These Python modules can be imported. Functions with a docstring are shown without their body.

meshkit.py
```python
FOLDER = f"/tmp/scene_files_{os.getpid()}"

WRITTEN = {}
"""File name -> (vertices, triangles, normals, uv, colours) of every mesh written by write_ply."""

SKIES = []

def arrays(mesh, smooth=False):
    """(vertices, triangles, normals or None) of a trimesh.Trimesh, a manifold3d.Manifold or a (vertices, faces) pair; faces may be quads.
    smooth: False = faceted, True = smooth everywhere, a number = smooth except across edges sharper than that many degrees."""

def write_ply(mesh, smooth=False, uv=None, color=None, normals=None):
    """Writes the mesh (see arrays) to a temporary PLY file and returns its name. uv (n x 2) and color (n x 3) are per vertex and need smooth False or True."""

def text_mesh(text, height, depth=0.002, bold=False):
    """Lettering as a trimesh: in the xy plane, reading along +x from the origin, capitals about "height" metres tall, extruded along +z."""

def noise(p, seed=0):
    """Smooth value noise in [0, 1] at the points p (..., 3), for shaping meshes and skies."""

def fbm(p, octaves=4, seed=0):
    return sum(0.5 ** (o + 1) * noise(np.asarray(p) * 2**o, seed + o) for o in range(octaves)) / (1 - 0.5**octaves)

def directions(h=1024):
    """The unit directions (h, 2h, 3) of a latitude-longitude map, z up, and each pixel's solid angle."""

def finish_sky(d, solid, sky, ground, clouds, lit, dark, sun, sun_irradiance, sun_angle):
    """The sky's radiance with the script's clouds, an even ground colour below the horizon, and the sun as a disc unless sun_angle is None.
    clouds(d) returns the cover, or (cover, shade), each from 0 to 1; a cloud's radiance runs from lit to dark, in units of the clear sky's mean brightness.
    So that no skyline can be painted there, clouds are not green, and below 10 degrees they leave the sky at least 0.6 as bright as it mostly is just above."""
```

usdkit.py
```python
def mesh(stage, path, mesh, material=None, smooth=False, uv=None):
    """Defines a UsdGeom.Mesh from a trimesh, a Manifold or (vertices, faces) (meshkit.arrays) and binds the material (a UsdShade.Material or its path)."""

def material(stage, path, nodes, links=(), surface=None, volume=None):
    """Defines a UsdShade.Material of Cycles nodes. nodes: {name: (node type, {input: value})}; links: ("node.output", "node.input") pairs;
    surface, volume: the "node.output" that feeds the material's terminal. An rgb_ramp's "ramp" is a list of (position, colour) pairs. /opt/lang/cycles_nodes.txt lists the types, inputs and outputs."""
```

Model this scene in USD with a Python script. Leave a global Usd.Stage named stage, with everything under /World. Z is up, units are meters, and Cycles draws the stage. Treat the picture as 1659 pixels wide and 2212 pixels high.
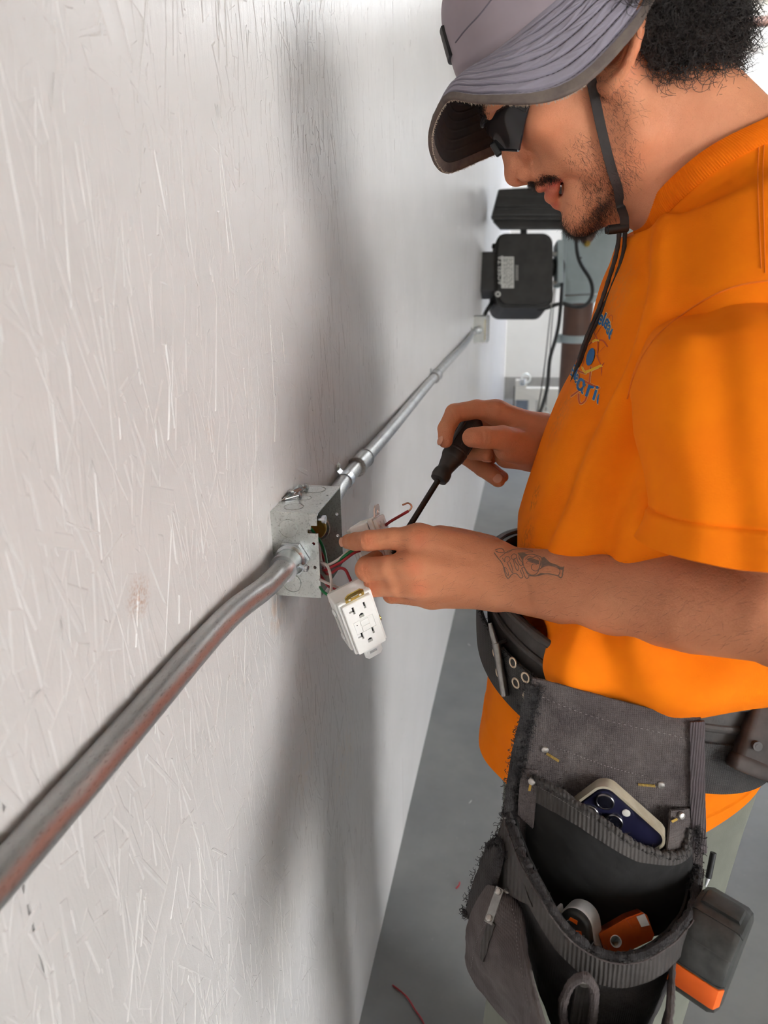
import math, random
import numpy as np, trimesh, usdkit, meshkit
import manifold3d as m3
from scipy.interpolate import CubicSpline, PchipInterpolator
from scipy.spatial import cKDTree
from pxr import Usd, UsdGeom, UsdLux, UsdShade, Sdf, Gf, Vt

# ---------------------------------------------------------------- camera, sky, exposure
stage = Usd.Stage.CreateInMemory()
UsdGeom.SetStageUpAxis(stage, 'Z'); UsdGeom.SetStageMetersPerUnit(stage, 1.0)
UsdGeom.Xform.Define(stage, '/World')
IW, IH, FPX = 1659.0, 2212.0, 1534.0
CX, CY = 829.5, 1106.0
EXPOSURE = 1.02
_V = np.array([328., -542., FPX]); _D = np.array([90., (FPX * FPX + 328 * 90) / 542, FPX])
_Y = _V / np.linalg.norm(_V); _Z = -_D / np.linalg.norm(_D); _X = np.cross(_Y, _Z)
RW = np.array([_X, _Y, _Z])                 # world = RW @ (right, down, forward)
CAM = np.array([0.2757, 0.0, 1.44])
CR, CU, CF = RW[:, 0], -RW[:, 1], RW[:, 2]  # camera right, up, forward in the room


def P(px, py, d):
    """the point of the room seen at a pixel of the 1659 x 2212 frame, d metres along the lens axis"""
    return CAM + RW @ np.array([(px - CX) / FPX * d, (py - CY) / FPX * d, d])


def pix(p):
    c = (np.atleast_2d(p) - CAM) @ RW
    return np.stack([CX + FPX * c[:, 0] / c[:, 2], CY + FPX * c[:, 1] / c[:, 2], c[:, 2]], 1)


def on_plane(px, py, axis, value):
    r = RW @ np.array([(px - CX) / FPX, (py - CY) / FPX, 1.0])
    return CAM + r * ((value - CAM[axis]) / r[axis])


cam = UsdGeom.Camera.Define(stage, '/World/Camera')
cam.CreateProjectionAttr('perspective')
FL = 24.0
cam.CreateFocalLengthAttr(FL); cam.CreateHorizontalApertureAttr(FL * IW / FPX); cam.CreateVerticalApertureAttr(FL * IH / FPX)
cam.CreateFStopAttr(7.0); cam.CreateFocusDistanceAttr(0.75)
cam.CreateClippingRangeAttr((0.02, 500.0)); cam.CreateExposureAttr(EXPOSURE)
_m = Gf.Matrix4d(*CR, 0, *CU, 0, *(-CF), 0, *CAM, 1)
cam.AddTransformOp().Set(_m)

LOOKS = '/World/Looks'
UsdGeom.Scope.Define(stage, LOOKS)
dome = UsdLux.DomeLight.Define(stage, '/World/Sky')
SKY = usdkit.material(stage, LOOKS + '/sky', {
    'tc': ('texture_coordinate', {}), 'sep': ('separate_xyz', {}),
    'n': ('noise_texture', {'scale': 2.5, 'detail': 6.0, 'roughness': 0.6}),
    'cl': ('rgb_ramp', {'ramp': [(0.42, (0, 0, 0)), (0.62, (1, 1, 1))]}),
    'el': ('rgb_ramp', {'ramp': [(0.0, (1.0, 0.98, 0.94)), (0.25, (0.82, 0.91, 1.0)), (1.0, (0.42, 0.62, 1.0))]}),
    'mx': ('mix', {'color2': (1.15, 1.12, 1.08)}),
    'bg': ('background_shader', {'strength': 9.0})},
    [('tc.generated', 'sep.vector'), ('tc.generated', 'n.vector'), ('n.fac', 'cl.fac'), ('sep.z', 'el.fac'), ('el.color', 'mx.color1'), ('cl.color', 'mx.fac'), ('mx.color', 'bg.color')],
    surface='bg.background')
UsdShade.MaterialBindingAPI.Apply(dome.GetPrim()).Bind(SKY)

# ---------------------------------------------------------------- naming and scene helpers
_used = {}


def numbered(parent, name):
    k = (parent, name); n = _used.get(k, 0); _used[k] = n + 1
    return f'{parent}/{name}' if n == 0 else f'{parent}/{name}_{n:03d}'


def tag(prim, label=None, category=None, group=None, kind=None):
    for k, v in (('label', label), ('category', category), ('group', group), ('kind', kind)):
        if v: prim.SetCustomDataByKey(k, v)
    return prim


def thing(name, label, category, loc=(0, 0, 0), group=None, kind=None):
    x = UsdGeom.Xform.Define(stage, numbered('/World', name)); x.AddTranslateOp().Set(Gf.Vec3d(*map(float, loc)))
    p = x.GetPrim(); tag(p, label, category, group, kind); _loc[str(p.GetPath())] = np.array(loc, float)
    return p


_loc = {}


def base_of(prim):
    s = str(prim.GetPath())
    while s and s not in _loc: s = s.rsplit('/', 1)[0]
    return _loc.get(s, np.zeros(3))


def as_arrays(mesh):
    if hasattr(mesh, 'to_mesh'):
        m = mesh.to_mesh(); return np.array(m.vert_properties[:, :3], float), np.array(m.tri_verts)
    if isinstance(mesh, (tuple, list)):
        v, f = np.asarray(mesh[0], float), np.asarray(mesh[1], int)
        if f.shape[1] == 4: f = np.vstack([f[:, [0, 1, 2]], f[:, [0, 2, 3]]])
        return v, f
    return np.array(mesh.vertices, float), np.array(mesh.faces)


def part(name, mesh, mat, parent=None, smooth=35, label=None, kind=None, colors=None, category=None, group=None):
    """a mesh in room coordinates, made ONE Mesh prim under its thing (or under /World)"""
    v, f = as_arrays(mesh)
    off = base_of(parent) if parent is not None else 0
    path = numbered(str(parent.GetPath()) if parent is not None else '/World', name)
    g = usdkit.mesh(stage, path, (v - off, f), mat, True if colors is not None else smooth)
    if colors is not None:
        UsdGeom.PrimvarsAPI(g).CreatePrimvar('tint', Sdf.ValueTypeNames.Color3fArray, 'vertex').Set(Vt.Vec3fArray.FromNumpy(np.asarray(colors, np.float32)))
    return tag(g.GetPrim(), label, category, group, kind)


def curves(name, strands, widths, mat, parent, label=None, kind='stuff'):
    off = base_of(parent)
    path = numbered(str(parent.GetPath()), name)
    c = UsdGeom.BasisCurves.Define(stage, path)
    c.CreateTypeAttr('linear')
    c.CreateCurveVertexCountsAttr(Vt.IntArray([len(s) for s in strands]))
    c.CreatePointsAttr(Vt.Vec3fArray.FromNumpy((np.vstack(strands) - off).astype(np.float32)))
    c.CreateWidthsAttr(Vt.FloatArray.FromNumpy(np.concatenate(widths).astype(np.float32))); c.SetWidthsInterpolation('vertex')
    UsdShade.MaterialBindingAPI.Apply(c.GetPrim()).Bind(mat)
    return tag(c.GetPrim(), label, None, None, kind)


# ---------------------------------------------------------------- materials
def M(name, base, rough=0.6, metal=0.0, var=None, vscale=8.0, vdetail=5.0, bump=0.0, bscale=60.0, bdetail=4.0, tint=False, coat=0.0, sss=0.0, sheen=0.0, spec=None, rvar=0.0, stretch=None, trans=0.0, ior=1.5, extra=None, vlo=0.35, vhi=0.65, bdist=0.001):
    """procedural principled material: base colour, second colour var mixed in by noise, bump by a finer noise"""
    n = {'p': ('principled_bsdf', {'base_color': base, 'roughness': rough, 'metallic': metal, 'ior': ior}), 'tc': ('texture_coordinate', {})}
    l = []
    pi = n['p'][1]
    if coat: pi['coat_weight'] = coat; pi['coat_roughness'] = 0.15
    if sss: pi['subsurface_weight'] = sss; pi['subsurface_radius'] = (1.0, 0.35, 0.18); pi['subsurface_scale'] = 0.006
    if sheen: pi['sheen_weight'] = sheen; pi['sheen_roughness'] = 0.5
    if spec is not None: pi['specular_ior_level'] = spec
    if trans: pi['transmission_weight'] = trans
    co = 'tc.object'
    if stretch:
        n['mp'] = ('mapping', {'scale': stretch}); l.append(('tc.object', 'mp.vector')); co = 'mp.vector'
    cur = None
    if var is not None:
        n['vn'] = ('noise_texture', {'scale': vscale, 'detail': vdetail, 'roughness': 0.62})
        n['vr'] = ('map_range', {'from_min': vlo, 'from_max': vhi, 'clamp': True})
        n['vm'] = ('mix', {'color1': base, 'color2': var})
        l += [(co, 'vn.vector'), ('vn.fac', 'vr.value'), ('vr.result', 'vm.fac')]; cur = 'vm.color'
    if tint:
        n['at'] = ('attribute', {'attribute': 'tint'})
        n['tm'] = ('mix', {'mix_type': 'multiply', 'fac': 1.0, 'color1': base})
        l.append(('at.color', 'tm.color2'))
        if cur: l.append((cur, 'tm.color1'))
        cur = 'tm.color'
    if cur: l.append((cur, 'p.base_color'))
    if bump:
        n['bn'] = ('noise_texture', {'scale': bscale, 'detail': bdetail, 'roughness': 0.6})
        n['b'] = ('bump', {'strength': bump, 'distance': bdist})
        l += [(co, 'bn.vector'), ('bn.fac', 'b.height'), ('b.normal', 'p.normal')]
        if rvar:
            n['rr'] = ('map_range', {'from_min': 0.3, 'from_max': 0.7, 'to_min': max(0.02, rough - rvar), 'to_max': min(1, rough + rvar), 'clamp': True})
            l += [('bn.fac', 'rr.value'), ('rr.result', 'p.roughness')]
    if extra: extra(n, l, co)
    return usdkit.material(stage, f'{LOOKS}/{name}', n, l, surface='p.BSDF')


# ---------------------------------------------------------------- mesh helpers
def cat(*ms):
    V, F, o = [], [], 0
    for m in ms:
        v, f = as_arrays(m); V.append(v); F.append(f + o); o += len(v)
    return np.vstack(V), np.vstack(F)


def norm(v):
    v = np.asarray(v, float); return v / (np.linalg.norm(v, axis=-1, keepdims=True) + 1e-12)


def frame(z, up=(0, 0, 1)):
    z = norm(z); x = np.cross(up, z)
    if np.linalg.norm(x) < 1e-4: x = np.cross((1, 0, 0), z)
    x = norm(x); return np.column_stack([x, np.cross(z, x), z])


def place(mesh, R=None, t=(0, 0, 0)):
    v, f = as_arrays(mesh)
    if R is not None: v = v @ np.asarray(R).T
    return v + np.asarray(t, float), f


def rbox(sx, sy, sz, r=0.002, n=3):
    """box with rounded edges about the origin"""
    r = min(r, sx / 2.02, sy / 2.02, sz / 2.02)
    s = m3.Manifold.sphere(r, 4 * n)
    return as_arrays(m3.Manifold.batch_hull([s.translate((x * (sx / 2 - r), y * (sy / 2 - r), z * (sz / 2 - r))) for x in (-1, 1) for y in (-1, 1) for z in (-1, 1)]))


def lathe(profile, n=32):
    """profile: (radius, z) pairs, bottom to top; closed at both ends"""
    pr = np.asarray(profile, float); a = np.arange(n) * 2 * np.pi / n
    v = np.stack([pr[:, None, 0] * np.cos(a), pr[:, None, 0] * np.sin(a), np.repeat(pr[:, 1:], n, 1)], -1).reshape(-1, 3)
    f = []
    for i in range(len(pr) - 1):
        for j in range(n):
            k = (j + 1) % n; f += [[i * n + j, i * n + k, (i + 1) * n + k], [i * n + j, (i + 1) * n + k, (i + 1) * n + j]]
    b, t = len(v), len(v) + 1
    v = np.vstack([v, [[0, 0, pr[0, 1]], [0, 0, pr[-1, 1]]]])
    for j in range(n):
        k = (j + 1) % n; f += [[b, k, j], [t, (len(pr) - 1) * n + j, (len(pr) - 1) * n + k]]
    return v, np.array(f)


def spline(pts, n, closed=False):
    p = np.asarray(pts, float)
    if closed: p = np.vstack([p, p[:1]])
    s = np.concatenate([[0], np.cumsum(np.linalg.norm(np.diff(p[:, :3], axis=0), axis=1) + 1e-9)])
    c = CubicSpline(s, p, bc_type='periodic' if closed else 'natural')
    return c(np.linspace(0, s[-1], n, endpoint=not closed))


def sweep(path, radius, sides=12, flat=None, up=(0, 0, 1), caps=True, section=None):
    """tube along a polyline; radius may vary; flat=(a,b) gives an oval; section: (k,2) outline in (side, up) units"""
    p = np.asarray(path, float); t = norm(np.gradient(p, axis=0)); n = len(p)
    a = np.zeros((n, 3)); a[0] = norm(np.cross(t[0], up)) if np.linalg.norm(np.cross(t[0], up)) > 1e-3 else norm(np.cross(t[0], (1, 0.2, 0)))
    for i in range(1, n): a[i] = norm(a[i - 1] - t[i] * (a[i - 1] @ t[i]))
    b = np.cross(a, t)
    if section is None:
        g = np.arange(sides) * 2 * np.pi / sides; section = np.stack([np.cos(g), np.sin(g)], 1)
        if flat: section = section * np.asarray(flat)
    section = np.asarray(section, float); k = len(section)
    r = np.broadcast_to(radius, (n,))[:, None, None]
    v = (p[:, None] + r * (section[None, :, :1] * a[:, None] + section[None, :, 1:] * b[:, None])).reshape(-1, 3)
    i, j = np.meshgrid(np.arange(n - 1), np.arange(k), indexing='ij')
    q = np.stack([i * k + j, i * k + (j + 1) % k, (i + 1) * k + (j + 1) % k, (i + 1) * k + j], -1).reshape(-1, 4)
    f = np.vstack([q[:, [0, 2, 1]], q[:, [0, 3, 2]]])
    if caps:
        v = np.vstack([v, p[:1], p[-1:]]); c0, c1 = n * k, n * k + 1; j = np.arange(k)
        f = np.vstack([f, np.stack([np.full(k, c0), j, (j + 1) % k], 1), np.stack([np.full(k, c1), (n - 1) * k + (j + 1) % k, (n - 1) * k + j], 1)])
    return v, f


def gridmesh(G, closed_u=False):
    """(m, n, 3) grid of points; n wraps when closed_u"""
    m, n = G.shape[:2]
    i, j = np.meshgrid(np.arange(m - 1), np.arange(n if closed_u else n - 1), indexing='ij'); k = (j + 1) % n
    q = np.stack([i * n + j, i * n + k, (i + 1) * n + k, (i + 1) * n + j], -1).reshape(-1, 4)
    return G.reshape(-1, 3), np.vstack([q[:, [0, 1, 2]], q[:, [0, 2, 3]]])


def vnormals(v, f):
    n = np.zeros_like(v); c = np.cross(v[f[:, 1]] - v[f[:, 0]], v[f[:, 2]] - v[f[:, 0]])
    for k in range(3): np.add.at(n, f[:, k], c)
    return norm(n)


def solidify(mesh, th):
    """gives an open sheet a thickness th on the inner side (against its normals)"""
    v, f = as_arrays(mesh); n = vnormals(v, f); m = len(v)
    e = np.vstack([f[:, [0, 1]], f[:, [1, 2]], f[:, [2, 0]]])
    key = np.sort(e, 1); u, inv, cnt = np.unique(key, axis=0, return_inverse=True, return_counts=True)
    b = e[cnt[inv.ravel()] == 1]
    side = np.vstack([np.stack([b[:, 1], b[:, 0], b[:, 0] + m], 1), np.stack([b[:, 1], b[:, 0] + m, b[:, 1] + m], 1)])
    return np.vstack([v, v - n * th]), np.vstack([f, f[:, ::-1] + m, side])


def prism(poly, R, origin, th, holes=()):
    """flat outline (x, y) extruded from z=0 to th, in the frame R (columns x, y, z) at origin"""
    from shapely.geometry import Polygon
    pg = poly if hasattr(poly, 'exterior') else Polygon(poly, holes)
    if not pg.is_valid: pg = pg.buffer(0)
    gs = getattr(pg, 'geoms', [pg])
    out = cat(*[trimesh.creation.extrude_polygon(g, th, engine='earcut') for g in gs])
    return place(out, R, origin)


def cyl(a, b, r, n=24, r2=None):
    a, b = np.asarray(a, float), np.asarray(b, float)
    return place(lathe([(r, 0), (r if r2 is None else r2, np.linalg.norm(b - a))], n), frame(b - a), a)


# ---------------------------------------------------------------- implicit surfaces: smooth unions of simple bodies, meshed by surface nets
class Field:
    def __init__(self): self.ops = []

    def add(self, kind, fn, c, R, k): self.ops.append((kind, fn, np.asarray(c, float), R, k)); return self

    def cone(self, a, b, ra, rb=None, k=0.006, op='u'):
        a, b = np.asarray(a, float), np.asarray(b, float); rb = ra if rb is None else rb
        ab = b - a; L2 = ab @ ab + 1e-12

        def fn(p):
            t = np.clip(((p - a) @ ab) / L2, 0, 1); return np.linalg.norm(p - a - t[..., None] * ab, axis=-1) - (ra + (rb - ra) * t)
        return self.add(op, fn, (a + b) / 2, math.sqrt(L2) / 2 + max(ra, rb), k)

    def ell(self, c, r, A=None, k=0.006, op='u'):
        c, r = np.asarray(c, float), np.broadcast_to(np.asarray(r, float), (3,)); A = np.eye(3) if A is None else np.asarray(A)

        def fn(p):
            q = (p - c) @ A; k0 = np.linalg.norm(q / r, axis=-1); k1 = np.linalg.norm(q / (r * r), axis=-1) + 1e-9
            return k0 * (k0 - 1) / k1
        return self.add(op, fn, c, r.max() * 1.3, k)

    def chain(self, pts, radii, k=0.006, op='u'):
        for i in range(len(pts) - 1): self.cone(pts[i], pts[i + 1], radii[i], radii[i + 1], k, op)
        return self

    def eval(self, p, centre, rad):
        """p: (B, n, 3) samples of B blocks"""
        f = np.full(p.shape[:2], 1e3)
        for kind, fn, c, R, k in self.ops:
            m = np.linalg.norm(centre - c, axis=1) < R + rad + 3 * k + 0.004
            if not m.any(): continue
            d = fn(p[m]); a = f[m]
            if kind == 'u':
                h = np.maximum(k - np.abs(a - d), 0) / k; f[m] = np.minimum(a, d) - h * h * k / 4
            else:
                h = np.maximum(k - np.abs(a + d), 0) / k; f[m] = np.maximum(a, -d) + h * h * k / 4
        return f

    def mesh(self, lo, hi, h, nb=8):
        lo, hi = np.asarray(lo, float), np.asarray(hi, float); S = nb * h
        cnt = np.ceil((hi - lo) / S).astype(int)
        I = np.stack(np.meshgrid(*[np.arange(c) for c in cnt], indexing='ij'), -1).reshape(-1, 3)
        ctr = lo + (I + 0.5) * S; rad = S * math.sqrt(3) / 2
        near = np.zeros(len(ctr), bool)
        for s in range(0, len(ctr), 60000):
            cc = ctr[s:s + 60000]; near[s:s + 60000] = np.abs(self.eval(cc[:, None], cc, 0.02)[:, 0]) < rad * 1.25 + 0.003
        I, ctr = I[near], ctr[near]
        g = np.stack(np.meshgrid(*[np.arange(nb + 1)] * 3, indexing='ij'), -1)
        N = cnt * nb + 2
        VK, VP, Q = [], [], []
        for s in range(0, len(I), 1500):
            b = I[s:s + 1500]; cc = ctr[s:s + 1500]
            G = b[:, None, None, None] * nb + g
            f = self.eval((lo + G * h).reshape(len(b), -1, 3), cc, rad).reshape(len(b), nb + 1, nb + 1, nb + 1)
            cn = [f[:, i:nb + i, j:nb + j, k:nb + k] for i in (0, 1) for j in (0, 1) for k in (0, 1)]
            st = np.stack(cn, -1); act = (st.min(-1) < 0) & (st.max(-1) >= 0)
            bi, x, y, z = np.nonzero(act); v = st[bi, x, y, z]
            off = np.array([(i, j, k) for i in (0, 1) for j in (0, 1) for k in (0, 1)], float)
            acc, w = np.zeros((len(v), 3)), np.zeros(len(v))
            for p_, q_ in ((0, 1), (2, 3), (4, 5), (6, 7), (0, 2), (1, 3), (4, 6), (5, 7), (0, 4), (1, 5), (2, 6), (3, 7)):
                c = (v[:, p_] < 0) != (v[:, q_] < 0); t = v[:, p_] / np.where(c, v[:, p_] - v[:, q_], 1)
                acc += np.where(c[:, None], off[p_] + t[:, None] * (off[q_] - off[p_]), 0); w += c
            cell = b[bi] * nb + np.stack([x, y, z], 1)
            VK.append((cell[:, 0] * N[1] + cell[:, 1]) * N[2] + cell[:, 2]); VP.append(lo + (cell + acc / w[:, None]) * h)
            for ax in range(3):
                sl0 = [slice(None)] + [slice(0, nb)] * 3; sl1 = list(sl0); sl1[ax + 1] = slice(1, nb + 1)
                a0, a1 = f[tuple(sl0)] < 0, f[tuple(sl1)] < 0
                e = np.stack(np.nonzero(a0 != a1), 1); fl = a0[tuple(e.T)]
                cl = b[e[:, 0]] * nb + e[:, 1:]; u, w2 = [(1, 2), (2, 0), (0, 1)][ax]
                du, dw = np.eye(3, dtype=int)[u], np.eye(3, dtype=int)[w2]
                qs = np.stack([cl - du - dw, cl - dw, cl, cl - du], 1)
                qs = np.where(fl[:, None, None], qs, qs[:, ::-1])
                Q.append((qs[..., 0] * N[1] + qs[..., 1]) * N[2] + qs[..., 2])
        VK, VP, Q = np.concatenate(VK), np.vstack(VP), np.vstack(Q)
        o = np.argsort(VK); VK, VP = VK[o], VP[o]
        ix = np.searchsorted(VK, Q).clip(0, len(VK) - 1); ok = (VK[ix] == Q).all(1); ix = ix[ok]
        return VP, np.vstack([ix[:, [0, 1, 2]], ix[:, [0, 2, 3]]])


def relax(v, f, n=2, lam=0.5, mu=-0.52):
    e = np.unique(np.sort(np.vstack([f[:, [0, 1]], f[:, [1, 2]], f[:, [2, 0]]]), 1), axis=0)
    deg = np.bincount(e.ravel(), minlength=len(v))[:, None].clip(1)
    for _ in range(n):
        for s in (lam, mu):
            a = np.zeros_like(v); np.add.at(a, e[:, 0], v[e[:, 1]]); np.add.at(a, e[:, 1], v[e[:, 0]]); v = v + s * (a / deg - v)
    return v
# ---------------------------------------------------------------- the setting
rng = np.random.default_rng(7)


def wall_extra(n, l, co):
    # small unpainted voids between the strands, a rusty smudge, a scuff and soft brown patches
    n['mpv'] = ('mapping', {'scale': (150, 300, 62)})
    n['nv'] = ('noise_texture', {'scale': 1.0, 'detail': 3.0, 'roughness': 0.7, 'distortion': 0.6})
    n['rv'] = ('map_range', {'from_min': 0.742, 'from_max': 0.77, 'clamp': True})
    n['nm'] = ('noise_texture', {'scale': 9.0, 'detail': 2.0})
    n['rm'] = ('map_range', {'from_min': 0.46, 'from_max': 0.60, 'clamp': True})
    n['mu'] = ('math', {'math_type': 'multiply'})
    n['mv'] = ('mix', {'color2': (0.11, 0.085, 0.075)})
    l += [('tc.object', 'mpv.vector'), ('mpv.vector', 'nv.vector'), ('nv.fac', 'rv.value'), ('tc.object', 'nm.vector'), ('nm.fac', 'rm.value'),
          ('rv.result', 'mu.value1'), ('rm.result', 'mu.value2'), ('mu.value', 'mv.fac'), ('vm.color', 'mv.color1')]
    cur = 'mv.color'
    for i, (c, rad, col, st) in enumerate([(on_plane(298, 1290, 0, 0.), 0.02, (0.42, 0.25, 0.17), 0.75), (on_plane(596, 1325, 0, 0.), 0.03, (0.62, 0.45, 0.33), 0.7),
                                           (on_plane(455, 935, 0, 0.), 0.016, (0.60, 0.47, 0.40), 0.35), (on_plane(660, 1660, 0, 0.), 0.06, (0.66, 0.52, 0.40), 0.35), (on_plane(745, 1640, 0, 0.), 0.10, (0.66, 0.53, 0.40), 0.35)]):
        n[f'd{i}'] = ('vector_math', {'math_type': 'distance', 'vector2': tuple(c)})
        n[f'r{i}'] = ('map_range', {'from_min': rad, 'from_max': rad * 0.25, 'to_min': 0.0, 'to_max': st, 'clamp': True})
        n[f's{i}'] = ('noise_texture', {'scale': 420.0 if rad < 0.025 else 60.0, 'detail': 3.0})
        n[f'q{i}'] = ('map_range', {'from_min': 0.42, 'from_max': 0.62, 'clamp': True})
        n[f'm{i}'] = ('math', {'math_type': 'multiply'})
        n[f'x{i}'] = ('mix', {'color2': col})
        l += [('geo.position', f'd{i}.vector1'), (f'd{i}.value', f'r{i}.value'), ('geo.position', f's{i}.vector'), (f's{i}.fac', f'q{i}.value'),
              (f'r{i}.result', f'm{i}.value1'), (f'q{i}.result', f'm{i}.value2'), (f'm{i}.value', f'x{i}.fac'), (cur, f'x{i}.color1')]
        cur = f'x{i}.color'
    n['geo'] = ('geometry', {})
    l.remove(('vm.color', 'p.base_color')); l.append((cur, 'p.base_color'))
    # broad strands as fine relief, where the flakes are too far off to tell apart
    n['mp2'] = ('mapping', {'scale': (1, 70, 11)})
    n['n2'] = ('noise_texture', {'scale': 1.6, 'detail': 4.0, 'roughness': 0.65, 'distortion': 0.8})
    n['b2'] = ('bump', {'strength': 0.30, 'distance': 0.0014})
    l += [('tc.object', 'mp2.vector'), ('mp2.vector', 'n2.vector'), ('n2.fac', 'b2.height'), ('b2.normal', 'b.normal')]


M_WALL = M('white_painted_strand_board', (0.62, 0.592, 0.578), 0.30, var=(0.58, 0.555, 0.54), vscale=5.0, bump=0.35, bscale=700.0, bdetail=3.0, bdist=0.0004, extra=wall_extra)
M_WHITE = M('white_wall_paint', (0.76, 0.74, 0.69), 0.55, var=(0.71, 0.69, 0.64), vscale=2.0, bump=0.15, bscale=120)
M_CEIL = M('bare_plywood', (0.36, 0.29, 0.21), 0.7, var=(0.30, 0.24, 0.17), vscale=1.5)


def floor_extra(n, l, co):
    n['n3'] = ('noise_texture', {'scale': 55.0, 'detail': 6.0, 'roughness': 0.75})
    n['r3'] = ('map_range', {'from_min': 0.60, 'from_max': 0.75, 'to_max': 0.22, 'clamp': True})
    n['m3'] = ('mix', {'color2': (0.40, 0.39, 0.36)})
    l += [('tc.object', 'n3.vector'), ('n3.fac', 'r3.value'), ('r3.result', 'm3.fac'), ('vm.color', 'm3.color1'), ('m3.color', 'p.base_color')]
    l.remove(('vm.color', 'p.base_color'))


M_FLOOR = M('concrete', (0.215, 0.213, 0.205), 0.42, var=(0.155, 0.157, 0.155), vscale=3.0, vdetail=8.0, bump=0.25, bscale=260, bdist=0.001, extra=floor_extra, rvar=0.12)
M_CURB = M('grey_curb', (0.36, 0.34, 0.31), 0.7, var=(0.29, 0.28, 0.26), vscale=8, bump=0.2)
M_GROUND = M('outside_gravel', (0.46, 0.43, 0.38), 0.9, var=(0.36, 0.34, 0.30), vscale=3)

RX0, RX1, RY0, RY1, RZ = 0.0, 5.2, -4.5, 8.0, 3.7


def slab(lo, hi):
    lo, hi = np.array(lo, float), np.array(hi, float)
    b = trimesh.creation.box(hi - lo); b.apply_translation((lo + hi) / 2); return b


part('floor', slab((RX0 - .1, RY0, -0.12), (RX1 + .1, RY1 + .1, 0)), M_FLOOR, label='grey worn concrete slab of the shop', kind='structure')
part('outside_ground', slab((-30, -40, -0.5), (60, 50, -0.14)), M_GROUND, label='pale gravel yard outside the openings', kind='structure')
LX0, LX1, LY0, LY1 = 1.2, 3.4, 6.4, 7.5                     # unseen roof opening, added to brighten the far wall
cl_ = UsdGeom.Xform.Define(stage, '/World/ceiling').GetPrim(); tag(cl_, 'bare plywood ceiling with an added roof opening that lights the far end', kind='structure')
for a, b in (((RX0 - .1, RY0, RZ), (RX1 + .1, LY0, RZ + .1)), ((RX0 - .1, LY1, RZ), (RX1 + .1, RY1 + .1, RZ + .1)), ((RX0 - .1, LY0, RZ), (LX0, LY1, RZ + .1)), ((LX1, LY0, RZ), (RX1 + .1, LY1, RZ + .1))): part('ceiling_panel', slab(a, b), M_CEIL, cl_)
part('wall_back', slab((RX0, RY1, 0), (RX1, RY1 + .1, RZ)), M_WHITE, label='bright white wall at the far end', kind='structure')
# the right wall, with two open roller-door bays through which the daylight comes
DOORS = [(-3.8, -1.5)]
DOOR_H = 2.9
ys = [RY0] + [v for d in DOORS for v in d] + [RY1]
wr = UsdGeom.Xform.Define(stage, '/World/wall_right').GetPrim(); tag(wr, 'white wall with one open door bay', kind='structure')
part('wall_rear', slab((RX0, RY0 - .1, 0), (RX1, RY0, RZ)), M_WHITE, label='white wall behind the camera', kind='structure')
part('wall_panel', cat(*[slab((RX1, ys[i], 0), (RX1 + .1, ys[i + 1], RZ)) for i in range(0, len(ys), 2)]), M_WHITE, wr)
part('lintel', cat(*[slab((RX1, a, DOOR_H), (RX1 + .1, b, RZ)) for a, b in DOORS]), M_WHITE, wr)

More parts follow.
